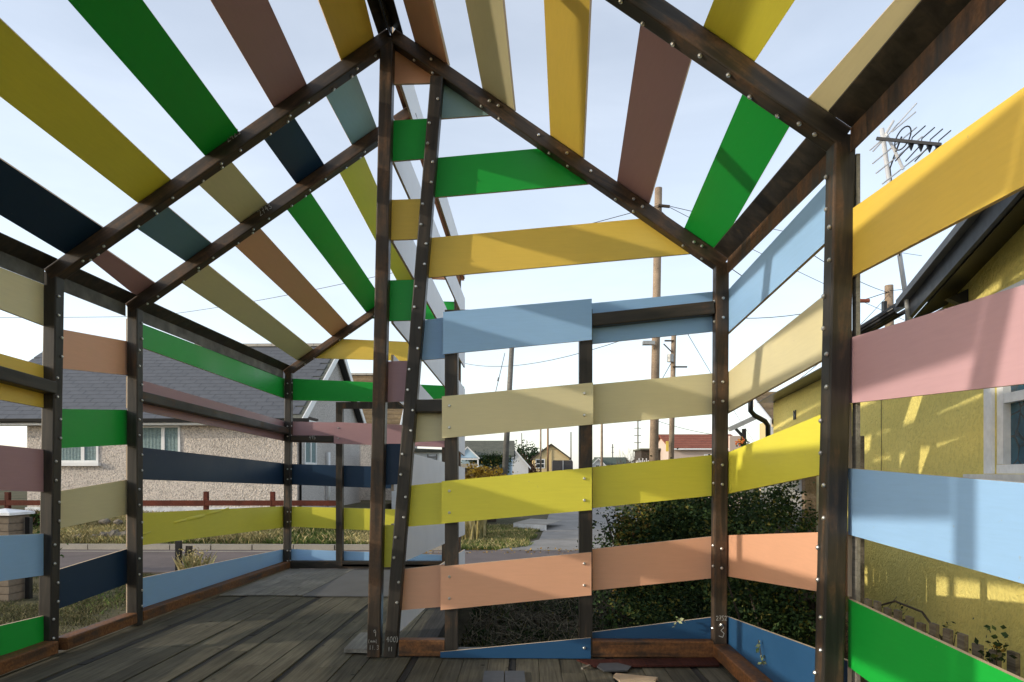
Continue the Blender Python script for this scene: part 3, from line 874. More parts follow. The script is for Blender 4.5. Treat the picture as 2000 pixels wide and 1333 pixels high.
chalk('9', (-1.041, 4.671, 0.143), (1,0,0), (0.03,0,1), 0.045, P['CA'])
chalk('(~~)', (-1.075, 4.671, 0.097), (1,0,0), (0.03,0,1), 0.022, P['CA'], 0.0022)
chalk('11.3', (-1.069, 4.671, 0.052), (1,0,0), (0.03,0,1), 0.028, P['CA'], 0.0024)
chalk('400)', (-0.949, 4.671, 0.105), (1,0,0), (0.03,0,1), 0.036, P['LEAN'])
chalk('11', (-0.939, 4.671, 0.042), (1,0,0), (0.03,0,1), 0.028, P['LEAN'])
chalk('2752', (1.303, 4.671, 0.262), (1,0,0), (0,0,1), 0.030, P['RA'], 0.003)
chalk('3', (1.321, 4.671, 0.147), (1,0,0), (0,0,1), 0.085, P['RA'], 0.004)
sl = Vector((1,0,0.6875)).normalized(); sn = Vector((-0.6875,0,1)).normalized()
chalk('2743', (-2.195, 5.631, 3.402), sl, sn, 0.050, R['LB'], 0.004)
chalk('2423', (-2.044, 4.668, 3.546), sl, sn, 0.045, R['LA'], 0.004)
chalk('495', (-2.968, 9.345, 1.734), (1,0,0), (0,0,1), 0.05, fr, 0.005)

# ==================================================================== BUILDINGS
PEBBLE = None
def pebble_mat(name, c):
    m = NT(name, 0.95, 0, 0.15); v = m.coord()
    vor = m.n('ShaderNodeTexVoronoi'); vor.inputs['Scale'].default_value = 26.0; m.l(v, vor.inputs['Vector'])
    a = m.noise(v, 31, 3, 0.6); b = m.noise(v, 0.7, 5)
    k = m.ramp(a, [(0.36, tuple(x*0.60 for x in c)), (0.5, c), (0.66, tuple(min(1, x*1.22) for x in c))])
    k = m.mix(1.0, k, m.ramp(b, [(0.3, 0.88), (0.7, 1.06)]), 'MULTIPLY')
    m.color(k); m.bump(m.mix(0.5, vor.outputs['Distance'], a), 0.9, 0.03); return m.mat
PEBBLE = pebble_mat('pebbledash', (0.57, 0.505, 0.445))
PEBBLE_GREY = pebble_mat('pebbledash_grey', (0.52, 0.485, 0.45))
WHITE = plain('white_gloss_paint', (0.72, 0.72, 0.71), 0.4, var=0.06, scale=5)
WHITE_OLD = plain('old_white_paint', (0.66, 0.67, 0.68), 0.65, var=0.22, scale=5, bump=0.2)
BLACKP = plain('black_plastic', (0.012, 0.012, 0.013), 0.35, var=0.1)
DARKWOOD = plain('dark_wood', (0.05, 0.038, 0.028), 0.8, var=0.3, scale=10, bump=0.2)
GREYWOOD = plank_mat('grey_weathered_wood', (0.20, 0.175, 0.145), (0.33, 0.30, 0.25))
REDFENCE = plank_mat('red_stained_wood', (0.115, 0.032, 0.021), (0.17, 0.050, 0.031))
POLEWOOD = plank_mat('pole_wood', (0.32, 0.24, 0.17), (0.46, 0.36, 0.27))
def slate_mat():
    m = NT('grey_slate', 0.55, 0, 0.4); v = m.coord()
    oi = m.n('ShaderNodeObjectInfo')
    a = m.noise(v, 5, 5)
    c = m.ramp(a, [(0.3, (0.080, 0.084, 0.092)), (0.7, (0.098, 0.102, 0.111))])
    m.color(m.mix(1.0, c, m.ramp(oi.outputs['Random'], [(0.0, 0.94), (1.0, 1.04)]), 'MULTIPLY')); return m.mat
SLATE = slate_mat()
def tile_mat(name, c1, c2, sx=0.25, sy=0.3):
    """rows of interlocking tiles, relief in the material: for far roofs"""
    m = NT(name, 0.85, 0, 0.2); v = m.coord(scale=(1, 1, 1))
    a = m.noise(v, 2.2, 6, 0.7); b = m.noise(v, 12, 4)
    wv = m.n('ShaderNodeTexWave'); wv.bands_direction = 'Z'; wv.inputs['Scale'].default_value = 1.6; wv.inputs['Distortion'].default_value = 0.3
    m.l(v, wv.inputs['Vector'])
    c = m.ramp(a, [(0.3, c1), (0.7, c2)])
    c = m.mix(1.0, c, m.ramp(b, [(0.3, 0.75), (0.7, 1.15)]), 'MULTIPLY')
    c = m.mix(1.0, c, m.ramp(wv.outputs['Fac'], [(0.0, 0.7), (0.3, 1.0)]), 'MULTIPLY')
    m.color(c); m.bump(wv.outputs['Fac'], 0.6, 0.04); return m.mat
TILE_RED = tile_mat('red_roof_tiles', (0.22, 0.065, 0.04), (0.32, 0.11, 0.065))
TILE_BROWN = tile_mat('brown_roof_tiles', (0.15, 0.105, 0.06), (0.24, 0.17, 0.09))
TILE_GREY = tile_mat('mossy_grey_roof', (0.10, 0.105, 0.085), (0.15, 0.15, 0.12))
TILE_GREEN = tile_mat('green_grey_roof', (0.08, 0.105, 0.085), (0.12, 0.145, 0.115))
def glass_mat(name, c=(0.02, 0.03, 0.035), rough=0.06):
    m = NT(name, rough, 0, 0.8); m.color(c); return m.mat
GLASS = glass_mat('dark_window_glass')
NET = plain('net_curtain', (0.17, 0.235, 0.235), 0.9, var=0.3, scale=20)

# ---- bungalow beyond the road -------------------------------------------------
HX0, HX1, HY0, HY1 = -13.30, -6.04, 18.0, 25.0
EZ, RZ, HYR = 3.02, 5.36, 21.5
house = empty('bungalow', (-9.7, 21.5, 0.2), 'pebbledash bungalow with grey slate roof behind the red rail fence', 'house')
w = MB()
w.box(HX0, HX1, HY0, HY0+.25, 0.1, EZ-.17)                      # front
w.box(HX0, HX0+.25, HY0+.25, HY1, 0.1, EZ-.17)
w.box(HX0+.25, HX1, HY1-.25, HY1, 0.1, EZ-.17)
w.build('wall', PEBBLE, house)
g = MB()
g.prism([(HX1-.25, HY0+.252, 0.1), (HX1-.25, HY1-.252, 0.1), (HX1-.25, HY1-.252, EZ-.05), (HX1-.25, HYR, RZ-.17), (HX1-.25, HY0+.252, EZ-.05)], (0.248, 0, 0))
g.build('gable_wall', PEBBLE_GREY, house)
MB().box(HX0-.03, HX1+.03, HY0-.04, HY0-.002, 0.05, 0.36).build('plinth', WHITE_OLD, house)
# roof deck under the slates, ridge tiles
OV = 0.35
ry = lambda y: RZ - (RZ-EZ+.02)*abs(y-HYR)/(HYR-HY0)
rf = MB()
for sgn in (-1, 1):
    ye = HYR + sgn*(HYR-HY0+OV)
    a = [(-15.15, HYR, RZ-.06), (-5.78, HYR, RZ-.06), (-5.78, ye, ry(ye)-.06), (-15.15, ye, ry(ye)-.06)]
    rf.prism(a, (0, 0, -0.08))
rf.build('roof', TILE_GREY, house)
# slates, laid singly on the slope that faces the road
sl_dir = Vector((0, HY0-OV-HYR, ry(HY0-OV)-RZ)); sl_len = sl_dir.length; sl_dir.normalize()
sl_n = Vector((1,0,0)).cross(sl_dir); sl_n = sl_n if sl_n.z > 0 else -sl_n
SWD, SEX = 0.44, 0.225
slm = MB().box(-SWD/2+.004, SWD/2-.004, 0, 0.40, 0, 0.010)
sl_me = slm.mesh('slate', SLATE)
rows = int((sl_len-.35)/SEX); sl_off = sl_len + .05 - .40 - rows*SEX
extra = MB(); cnt = 0
tilt = 0.022
for r in range(rows, -1, -1):
    for k in range(22):
        x = -15.15 + SWD/2 + k*SWD + (SWD/2 if r % 2 else 0)
        if x > -5.95: continue
        base = Vector((x, HYR, RZ-.055)) + sl_dir*(sl_off + r*SEX)
        ya = (sl_dir + sl_n*tilt).normalized()
        za = Vector((1,0,0)).cross(ya); xa = Vector((1,0,0))
        if za.z < 0: xa = -xa; za = -za
        za = xa.cross(ya)
        M = Matrix(((xa.x, ya.x, za.x, base.x), (xa.y, ya.y, za.y, base.y), (xa.z, ya.z, za.z, base.z), (0,0,0,1)))
        M = M @ Matrix.Rotation(random.uniform(-.008, .008), 4, 'Z')
        if cnt < 298:
            put('slate', sl_me, M, house); cnt += 1
        else:
            n0 = len(extra.v)
            extra.add([M @ Vector(p) for p in slm.v], slm.f)
if extra.v:
    e = extra.build('slate', SLATE, house); e['kind'] = 'stuff'
for k in range(21):
    x = -15.13 + k*0.446
    m = MB(); n = 6
    ring = [(0, HYR+.13*math.cos(math.pi*j/n), RZ-.09+.115*math.sin(math.pi*j/n)) for j in range(n+1)]
    m.prism([(x, p[1], p[2]) for p in ring], (0.438, 0, 0)); m.build('ridge_tile', CONC, house)
# gutter, fascia, soffit
yg = HY0-OV
zg = ry(yg)-.10
MB().box(-15.15, -5.80, yg+.01, yg+.035, zg-.13, zg+.0).build('fascia', WHITE, house)
MB().box(-15.15, -6.0, yg+.04, HY0-.002, zg-.135, zg-.115).build('soffit', WHITE, house)
gt = MB()
for a, b in [(0, 1), (1, 2), (2, 3), (3, 4)]:
    pr = [(yg-.11, zg+.02), (yg-.10, zg-.05), (yg-.055, zg-.075), (yg-.01, zg-.05), (yg+.0, zg+.02)]
    (ya_, za_), (yb_, zb_) = pr[a], pr[b]
    gt.prism([(-15.2, ya_, za_), (-15.2, yb_, zb_), (-15.2, yb_, zb_+.008), (-15.2, ya_, za_+.008)], (9.6, 0, 0))
gt.build('gutter', BLACKP, house)
MB().tube([(-5.68, yg-.05, zg-.06), (-5.70, yg-.05, zg-.18), (-5.99, HY0+.12, zg-.55), (-5.99, HY0+.12, 0.2)], 0.036, 8).build('downpipe', BLACKP, house, True)
# white bargeboards of the gable end
bb = MB()
for sgn in (-1, 1):
    ye = HYR + sgn*(HYR-HY0+OV+.03)
    bb.prism([(-5.80, HYR, RZ-.05), (-5.80, HYR, RZ-.28), (-5.80, ye, ry(ye)-.30), (-5.80, ye, ry(ye)-.06)], (0.03, 0, 0))
bb.build('bargeboard', WHITE, house)
sv = MB()
for sgn in (-1, 1):
    ye = HYR + sgn*(HYR-HY0+OV)
    sv.prism([(-6.03, HYR, RZ-.16), (-5.81, HYR, RZ-.16), (-5.81, ye, ry(ye)-.16), (-6.03, ye, ry(ye)-.16)], (0, 0, -0.05))
sv.build('verge_soffit', BLACKP, house)
# porch recess on the left
MB().box(-15.1, -14.95, HY0, HY0+.15, 0.1, EZ-.2).build('porch_post', DARKWOOD, house)
MB().box(-14.95, HX0-.004, HY0+.02, HY0+.14, EZ-.36, EZ-.12).build('porch_beam', DARKWOOD, house)
def window(parent, x0, x1, z0, z1, y, mull, trans=None, curtain=True):
    """white casement window facing -Y; parts of the house: window > pane, sill, curtain"""
    fr = MB(); t = 0.06
    fr.box(x0, x1, y-.03, y+.05, z0, z0+t); fr.box(x0, x1, y-.03, y+.05, z1-t, z1)
    fr.box(x0, x0+t, y-.03, y+.05, z0+t, z1-t); fr.box(x1-t, x1, y-.03, y+.05, z0+t, z1-t)
    for mx in mull: fr.box(mx-.045, mx+.045, y-.032, y+.048, z0+t, z1-t)
    if trans:
        ed = [x0+t] + [v for mx in mull for v in (mx-.045, mx+.045)] + [x1-t]
        for a, b in zip(ed[::2], ed[1::2]): fr.box(a, b, y-.028, y+.05, trans-.04, trans+.04)
    o = fr.build('window', WHITE, parent)
    MB().box(x0-.06, x1+.06, y-.12, y+.02, z0-.09, z0-.002).build('sill', WHITE, o)
    if curtain:
        cm = MB(); n = 40
        for i in range(n+1):
            x = x0+t + (x1-x0-2*t)*i/n
            yy = y - .006 + .004*math.sin(i*1.9)
            cm.v += [(x, yy, z0+t), (x, yy, z1-t)]
        for i in range(n):
            cm.f.append((2*i, 2*i+2, 2*i+3, 2*i+1)); cm.m.append(0)
        cm.build('curtain', NET, o)
    MB().box(x0+t-.01, x1-t+.01, y+.0, y+.004, z0+t-.01, z1-t+.01).build('pane', GLASS, o)
    return o
window(house, -10.45, -9.16, 1.55, 2.80, HY0, [-9.62], 2.52)
window(house, -12.55, -11.36, 1.55, 2.80, HY0, [-11.78], 2.52)
# narrow window on the gable wall (faces +X)
gw = MB()
gx = HX1
for y0_, y1_, z0_, z1_ in ((18.55,18.62,1.5,2.75),(19.05,19.13,1.5,2.75),(19.55,19.62,1.5,2.75),(18.62,19.05,1.5,1.57),(18.62,19.05,2.68,2.75),(19.13,19.55,1.5,1.57),(19.13,19.55,2.68,2.75)):
    gw.box(gx-.02, gx+.035, y0_, y1_, z0_, z1_)
gwo = gw.build('window', WHITE, house)
MB().box(gx+.004, gx+.010, 18.62, 19.55, 1.57, 2.68).build('pane', NET, gwo)
MB().box(gx+.0, gx+.05, 18.45, 19.7, 2.78, 2.84).build('lintel', DARKWOOD, house)
MB().tube([(gx+.09, 20.6, 0.25), (gx+.09, 20.6, 1.9)], 0.055, 8).build('soil_pipe', WHITE, house, True)
MB().tube([(gx+.06, 22.3, 0.25), (gx+.06, 22.3, 3.2)], 0.04, 8).build('downpipe', BLACKP, house, True)

# ---- house behind it
rear = empty('rear_house', (-6.5, 30.0, 0.2), 'brown tiled house showing behind the gable end of the grey slate bungalow', 'house')
MB().box(-9.5, -5.05, 27.0, 32.0, 0.0, 3.0).build('wall', PEBBLE_GREY, rear)
rz0, rz1 = 2.95, 5.55
m = MB()
m.prism([(-9.7, 26.7, rz0), (-9.7, 29.5, rz1), (-9.7, 29.5, rz1-.1), (-9.7, 26.7, rz0-.1)], (4.75, 0, 0))
m.prism([(-9.7, 32.3, rz0), (-9.7, 29.5, rz1), (-9.7, 29.5, rz1-.1), (-9.7, 32.3, rz0-.1)], (4.75, 0, 0))
m.build('roof', TILE_BROWN, rear)
MB().prism([(-5.3, 27.0, 3.0), (-5.3, 32.0, 3.0), (-5.3, 29.5, 5.4)], (0.24, 0, 0)).build('gable_wall', PEBBLE_GREY, rear)
m = MB()
m.prism([(-4.94, 26.65, rz0+.02), (-4.94, 29.5, rz1+.03), (-4.94, 29.5, rz1-.22), (-4.94, 26.65, rz0-.22)], (0.03, 0, 0))
m.prism([(-4.94, 32.35, rz0+.02), (-4.94, 29.5, rz1+.03), (-4.94, 29.5, rz1-.22), (-4.94, 32.35, rz0-.22)], (0.03, 0, 0))
m.build('bargeboard', WHITE, rear)
for k in range(10):
    MB().prism([(-9.65+k*.47, 29.5+.14*math.cos(math.pi*j/6), rz1-.04+.11*math.sin(math.pi*j/6)) for j in range(7)], (0.46, 0, 0)).build('ridge_tile', CONC, rear)
MB().tube([(-4.99, 27.6, 0.2), (-4.99, 27.6, 3.0)], 0.045, 8).build('downpipe', BLACKP, rear, True)
# white hut whose clad side shows past the shed's end wall
hut = empty('white_hut', (-3.6, 25.0, -0.4), 'low white clad hut with a slatted window between the shed wall boards', 'hut')
h = MB()
MB().box(-4.6, -2.95, 23.5, 26.5, -0.45, 2.0).build('wall', WHITE, hut)
MB().prism([(-4.75, 23.3, 2.0), (-2.8, 23.3, 2.0), (-2.8, 23.3, 2.08), (-4.75, 23.3, 2.16)], (0, 3.4, 0)).build('roof', TILE_GREY, hut)
m = MB()
for k in range(7): m.box(-3.32+.0, -3.06, 23.46, 23.495, 1.36+k*.075, 1.40+k*.075)
m.box(-3.36, -3.325, 23.45, 23.495, 1.32, 1.92); m.box(-3.055, -3.02, 23.45, 23.495, 1.32, 1.92)
m.build('window', CONC_GREY, hut)

# ---- red rail fence on the bank
fence = empty('rail_fence', (-9, 16.7, 0.1), 'low red stained post and rail fence on the bank before the pebbledash bungalow', 'fence')
for k in range(7):
    x = -4.555 - k*1.655
    MB().box(x-.05, x+.05, 16.66, 16.76, 0.0, 0.79 + random.uniform(-.02, .03)).build('post', REDFENCE, fence)
    MB().box(x-1.65, x-.005, 16.635, 16.657, 0.465 + random.uniform(-.006, .006), 0.60).build('rail', REDFENCE, fence)

# ---- block pier at the gateway, far left
pier = empty('gate_pier', (-7.10, 9.2, -0.46), 'block gate pier with a shallow white cap at the left edge of the view', 'gate pier')
BLOCK = plain('pier_block', (0.17, 0.135, 0.10), 0.95, var=0.3, scale=9, bump=0.4)
bme = MB().box(-.193, .193, -.193, .193, 0, 0.098).mesh('block', BLOCK)
for k in range(11):
    put('block', bme, Matrix.Translation((-7.10+random.uniform(-.004,.004), 9.2, -0.46+k*.105)) @ Matrix.Rotation(random.uniform(-.01,.01), 4, 'Z'), pier)
MB().add([(-7.34,8.96,.70),(-6.86,8.96,.70),(-6.86,9.44,.70),(-7.34,9.44,.70),(-7.34,8.96,.735),(-6.86,8.96,.735),(-6.86,9.44,.735),(-7.34,9.44,.735),(-7.10,9.2,.785)],
         [(3,2,1,0),(0,1,5,4),(1,2,6,5),(2,3,7,6),(3,0,4,7),(4,5,8),(5,6,8),(6,7,8),(7,4,8)]).build('cap', WHITE_OLD, pier)
tag(MB().box(-6.865, -6.80, 9.25, 9.31, -0.46, 0.66).build('gate_post', BLACKP), 'thin black gate post standing against the block pier', 'post')

# ---- posts by the road seen under the lime board
tag(MB().box(-5.74, -5.66, 11.1, 11.18, -0.46, 0.15).build('verge_post', BLACKP), 'thin black square post on the roadside verge', 'post')
m = MB(); m.tube([(-5.57, 11.2, -0.46), (-5.565, 11.2, -0.1), (-5.56, 11.21, 0.06)], 0.065, 10, 0, 0.055)
tag(m.build('timber_stump', DARKWOOD), 'short thick dark timber stump beside the thin black post', 'stump')

# ==================================================================== YELLOW HOUSE on the right
def rough_mat():
    m = NT('yellow_roughcast', 0.9, 0, 0.2); v = m.coord()
    a = m.noise(v, 30, 6, 0.6, 0.8); b = m.noise(v, 1.1, 6)
    c = m.ramp(b, [(0.3, (0.83, 0.69, 0.20)), (0.7, (0.89, 0.76, 0.25))])
    c = m.mix(1.0, c, m.ramp(a, [(0.30, 0.88), (0.55, 1.04)]), 'MULTIPLY')
    m.color(c); m.bump(a, 0.85, 0.025); return m.mat
YROUGH = rough_mat()
yh = empty('yellow_house', (3.4, 6.0, -0.45), 'yellow roughcast house with black gutter and blue leaded window, right of the shed', 'house')
UD = Vector((0.1424, 0.9898, 0)).normalized()           # along the wall, away from the camera
NO = Vector((-UD.y, UD.x, 0))                           # outward, towards the shed
W0 = Vector((3.098, 5.126, 0))
def wp(s, z, o=0.0):
    """point at distance s along the wall from the gutter end, height z, o proud of it"""
    p = W0 + UD*s + NO*o; return Vector((p.x, p.y, z))
SE = 5.78                                               # far corner
WIN0, WIN1, WZ0, WZ1 = -2.35, -0.735, 1.26, 2.30
def verge(s): return 2.50 + max(0.0, -s)*0.243
def wallpoly(pts, t=0.25):
    return [wp(s, z) for s, z in pts]
m = MB()
for pts in ([(0.0,-0.5),(SE,-0.5),(SE,2.45),(0.0,2.49)], [(WIN1,-0.5),(0.0,-0.5),(0.0,2.49),(WIN1,verge(WIN1)-.01)],
            [(WIN0,-0.5),(WIN1,-0.5),(WIN1,WZ0),(WIN0,WZ0)], [(WIN0,WZ1),(WIN1,WZ1),(WIN1,verge(WIN1)-.01),(WIN0,verge(WIN0)-.01)],
            [(-5.5,-0.5),(WIN0,-0.5),(WIN0,verge(WIN0)-.01),(-5.5,verge(-5.5)-.01)]):
    m.prism(wallpoly(pts), -NO*0.25)
m.prism([wp(SE,-.5,-.25), wp(SE,-.5,-4.0), wp(SE,2.45,-4.0), wp(SE,2.45,-.25)], -UD*0.25)
m.build('wall', YROUGH, yh)
# roof: eave part beyond the gutter end, verge part nearer
m = MB()
m.prism([wp(-.1,2.52,.26), wp(SE+.35,2.50,.26), wp(SE+.35,4.2,-2.6), wp(-.1,4.2,-2.6)], (0,0,0.06))
m.prism([wp(-5.6,verge(-5.6)+.0,.24), wp(-.1,2.515,.24), wp(-.1,2.515,-2.8), wp(-5.6,verge(-5.6)+.0,-2.8)], (0,0,0.06))
m.build('roof', plain('dark_felt_roof', (0.05, 0.05, 0.052), 0.7, var=0.2), yh)
m = MB()
m.prism([wp(-5.6,verge(-5.6)-.13,.245), wp(-.05,2.385,.245), wp(-.05,2.52,.245), wp(-5.6,verge(-5.6)+.01,.245)], NO*0.03)
m.build('bargeboard', plain('weathered_black_paint', (0.030, 0.032, 0.036), 0.45, var=0.5, scale=14), yh)
m = MB()
m.prism([wp(-5.6,verge(-5.6)-.025,.002), wp(-.05,2.49,.002), wp(-.05,2.375,.24), wp(-5.6,verge(-5.6)-.14,.24)], (0,0,0.012))
m.prism([wp(-.04,2.40,.0), wp(SE,2.38,.0), wp(SE,2.38,.24), wp(-.04,2.40,.24)], (0,0,0.012))
m.build('soffit', BLACKP, yh)
for s in (-0.40, 0.10):
    MB().prism([wp(s, verge(s)-.07, .005), wp(s, verge(s)-.20, .005), wp(s, verge(s)-.13, .13)], UD*0.06).build('bracket', BLACKP, yh)
# grey strip of the gutter lip along the verge
m = MB()
m.prism([wp(-5.6,verge(-5.6)+.0,.278), wp(-.02,2.505,.278), wp(-.02,2.555,.278), wp(-5.6,verge(-5.6)+.055,.278)], NO*0.05)
m.build('verge_trim', plain('grey_verge_trim', (0.16, 0.165, 0.17), 0.5, var=0.15), yh)
gut = MB(); n = 7
for k in range(n):
    a0, a1 = math.pi*k/n, math.pi*(k+1)/n
    f_ = lambda a, r: (0.30 + r*math.cos(a), 2.50 - r*math.sin(a))
    q = [f_(a0, .062), f_(a1, .062), f_(a1, .056), f_(a0, .056)]
    gut.prism([wp(-.05, z, o) for o, z in q], UD*(SE+.35))
gut.build('gutter', BLACKP, yh, True)
MB().tube([(3.533, 10.750, 2.488), (3.533, 10.750, 2.240), (3.607, 10.780, 2.170), (3.791, 10.850, 2.087), (3.857, 10.900, 2.017), (3.857, 10.900, 1.262), (3.857, 10.900, 0.247)], 0.040, 10).build('downpipe', BLACKP, yh, True)
MB().bar(wp(SE-.02, 1.83, .03), wp(SE-.25, 1.83, .01), 0.05).build('pipe_bracket', BLACKP, yh)
m = MB()
for a, b in (((0,0),(0,.13)), ((.09,0),(.09,.13)), ((0,.02),(.09,.11))):
    m.bar(wp(4.33+a[0], 2.0+a[1], .012), wp(4.33+b[0], 2.0+b[1], .012), 0.022, 0.012, NO)
m.build('tie_plate', BLACKP, yh)
# window: wide white reveal, sill, transom, stained upper lights
OLDWHITE = plain('peeling_white_paint', (0.80, 0.80, 0.79), 0.6, var=0.10, scale=18, bump=0.3)
def wbox(m, s0, s1, z0, z1, o0, o1, mi=0):
    return m.prism([wp(s0, z0, o0), wp(s1, z0, o0), wp(s1, z1, o0), wp(s0, z1, o0)], NO*(o1-o0), mi)
m = MB()
wbox(m, WIN1+.004, WIN1+.10, WZ0-.0, WZ1+.1, .002, .022)
wbox(m, WIN0-.1, WIN0-.004, WZ0-.0, WZ1+.1, .002, .022)
wbox(m, WIN0-.004, WIN1+.004, WZ1+.002, WZ1+.1, .002, .020)
win = m.build('window', OLDWHITE, yh)
m = MB(); wbox(m, WIN0-.2, WIN1+.2, WZ0-.075, WZ0-.003, .002, .10); m.build('sill', OLDWHITE, win)
m = MB()
zt = 1.73
wbox(m, WIN1-.075, WIN1-.002, WZ0+.06, WZ1-.004, -.07, -.006); wbox(m, WIN0+.002, WIN0+.075, WZ0+.06, WZ1-.004, -.07, -.006)
wbox(m, WIN0+.002, WIN1-.002, WZ0, WZ0+.058, -.07, -.004); wbox(m, WIN0+.076, WIN1-.076, zt-.03, zt+.03, -.058, -.008)
wbox(m, (WIN0+WIN1)/2-.03, (WIN0+WIN1)/2+.03, WZ0+.06, zt-.031, -.058, -.010)
m.build('frame', OLDWHITE, win)
def leaded():
    m = NT('blue_leaded_glass', 0.12, 0, 0.7); v = m.coord()
    vor = m.n('ShaderNodeTexVoronoi'); vor.feature = 'DISTANCE_TO_EDGE'; vor.inputs['Scale'].default_value = 6.5; m.l(v, vor.inputs['Vector'])
    cells = m.n('ShaderNodeTexVoronoi'); cells.inputs['Scale'].default_value = 6.5; m.l(v, cells.inputs['Vector'])
    c = m.ramp(m.noise(v, 4, 3), [(0.3, (0.008, 0.035, 0.06)), (0.6, (0.012, 0.085, 0.13)), (0.8, (0.03, 0.15, 0.19))])
    m.color(m.mix(m.ramp(vor.outputs['Distance'], [(0.0, 1.0), (0.05, 0.0)]), c, (0.01, 0.01, 0.012))); return m.mat
m = MB(); wbox(m, WIN0+.06, WIN1-.06, WZ0+.03, WZ1-.03, -.056, -.050); m.build('pane', leaded(), win)
# crack line and small stains are left to the wall; thin cable down the wall
MB().tube([wp(1.18, 1.95, .012), wp(1.175, 1.5, .012), wp(1.18, 1.21, .012)], 0.003, 5).build('cable', DARKWOOD, yh)

# ---- aerial on its mast at the gutter end
ALU = plain('weathered_aluminium', (0.62, 0.62, 0.62), 0.45, 0.2, var=0.1)
aer = empty('television_aerial', (2.818, 5.050, 2.330), 'tall television aerial on a thin pole rising past the gutter of the yellow house', 'aerial')
MB().tube([(2.822, 5.050, 2.330), (2.744, 5.050, 2.855), (2.614, 5.050, 3.786)], 0.0165, 10).build('mast', ALU, aer, True)
bA, bB = Vector((2.551, 5.000, 3.691)), Vector((2.863, 4.750, 3.523))
bx = (bB-bA)
m = MB(); m.bar(bA, bB, 0.020); m.build('boom', BLACKP, aer)
m = MB(); m.tube([(2.633, 5.030, 3.739), (2.673, 5.000, 3.620), (2.731, 4.980, 3.458)], 0.011, 6); m.tube([(2.633, 5.030, 3.739), (2.659, 5.030, 3.783), (2.689, 5.030, 3.835)], 0.009, 6)
m.build('reflector_stay', ALU, aer)
RODS = [((2.510, 4.970, 3.585), (2.895, 5.100, 3.998)), ((2.646, 4.970, 3.724), (2.876, 5.080, 3.923)), ((2.502, 4.960, 3.491), (2.895, 5.100, 3.820)), ((2.527, 4.960, 3.421), (2.936, 5.100, 3.752)), ((2.571, 4.960, 3.344), (2.977, 5.100, 3.664)), ((2.488, 4.970, 3.592), (2.624, 5.020, 3.712))]
for p, q in RODS:
    MB().tube([p, q], 0.0055, 5).build('reflector_rod', ALU, aer)
for t, sc in ((0.55, 1.0), (0.70, .95), (0.83, .9), (0.96, .85)):
    c = bA + bx*t
    m = MB()
    d = Vector((0.062, -0.03, 0.075))*sc
    m.tube([c - d*1.3 + Vector((-.01,0,-.02)), c - d*.3 + Vector((.02,0,.01)), c, c + d*.35 + Vector((-.02,0,0)), c + d*1.25], 0.0045, 5)
    m.add([c+Vector((-.025,0,-.004)), c+Vector((.025,0,-.004)), c+Vector((.004,0.0,-.06)), c+Vector((-.02,.012,-.004)), c+Vector((.02,.012,-.004)), c+Vector((.004,.012,-.06))], [(0,1,2),(5,4,3),(0,3,4,1),(1,4,5,2),(2,5,3,0)])
    m.build('director', BLACKP, aer)
lp = [bA + bx*(.42 + .10*math.cos(a)) + Vector((0.045*math.sin(a)*.8, 0, .085*math.sin(a)+.02)) for a in np.linspace(0, 2*math.pi, 20)]
MB().tube(lp, 0.005, 5).build('dipole_loop', BLACKP, aer)
MB().tube([bA + bx*.4 + Vector((0,0,.03)), (2.684, 5.000, 3.582), (2.672, 5.020, 3.525), (2.668, 5.040, 3.489), (2.733, 5.030, 2.849)], 0.006, 5).build('cable', BLACKP, aer)

# ---- picket fence between shed and yellow house
pk = empty('picket_fence', (2.07, 3.2, -0.46), 'low grey weathered picket fence in front of the yellow wall', 'fence')
pme = {}
y = 1.9; k = 0
while y < 4.15:
    zt_ = 0.50 + random.uniform(-.015, .015) + (0.0 if y < 3.9 else 0.02)
    MB().box(2.035, 2.055, y-.026, y+.026, -0.44, zt_).build('picket', GREYWOOD, pk)
    y += 0.112 + random.uniform(-.006, .006); k += 1
MB().box(2.056, 2.095, 1.9, 4.195, 0.20, 0.27).build('rail', GREYWOOD, pk)
MB().box(2.056, 2.095, 1.9, 4.195, -0.25, -0.18).build('rail', GREYWOOD, pk)
for y in (4.20,):
    MB().box(2.01, 2.07, y, y+.07, -0.46, 1.49 if y < 5 else .9).build('post', GREYWOOD, pk)

bf = empty('broken_fence', (2.35, 5.6, -0.46), 'broken old fence post and rail with added sun-blocking boards among the dead stems by the corner', 'fence')
MB().prism([(2.180, 5.600, -0.260), (2.238, 5.600, -0.260), (2.230, 5.600, 0.324), (2.172, 5.600, 0.282)], (0, .06, 0)).build('post', GREYWOOD, bf)
MB().bar((2.076, 5.500, 0.226), (2.224, 5.200, 0.353), .06, .05).build('rail', GREYWOOD, bf)
for k in range(9):  # board row added to keep stray sun off the yellow wall
    y = 4.98 + k*.155
    MB().prism([(2.30, y, -.44), (2.30, y+.142, -.44), (2.30, y+.142, .80-.05*(k % 3)), (2.30, y, .78-.04*(k % 2))], (.02, 0, 0)).build('board', DARKWOOD, bf)
MB().bar((2.222, 5.400, -0.205), (2.246, 5.400, 0.277), .035).build('stake', DARKWOOD, bf)
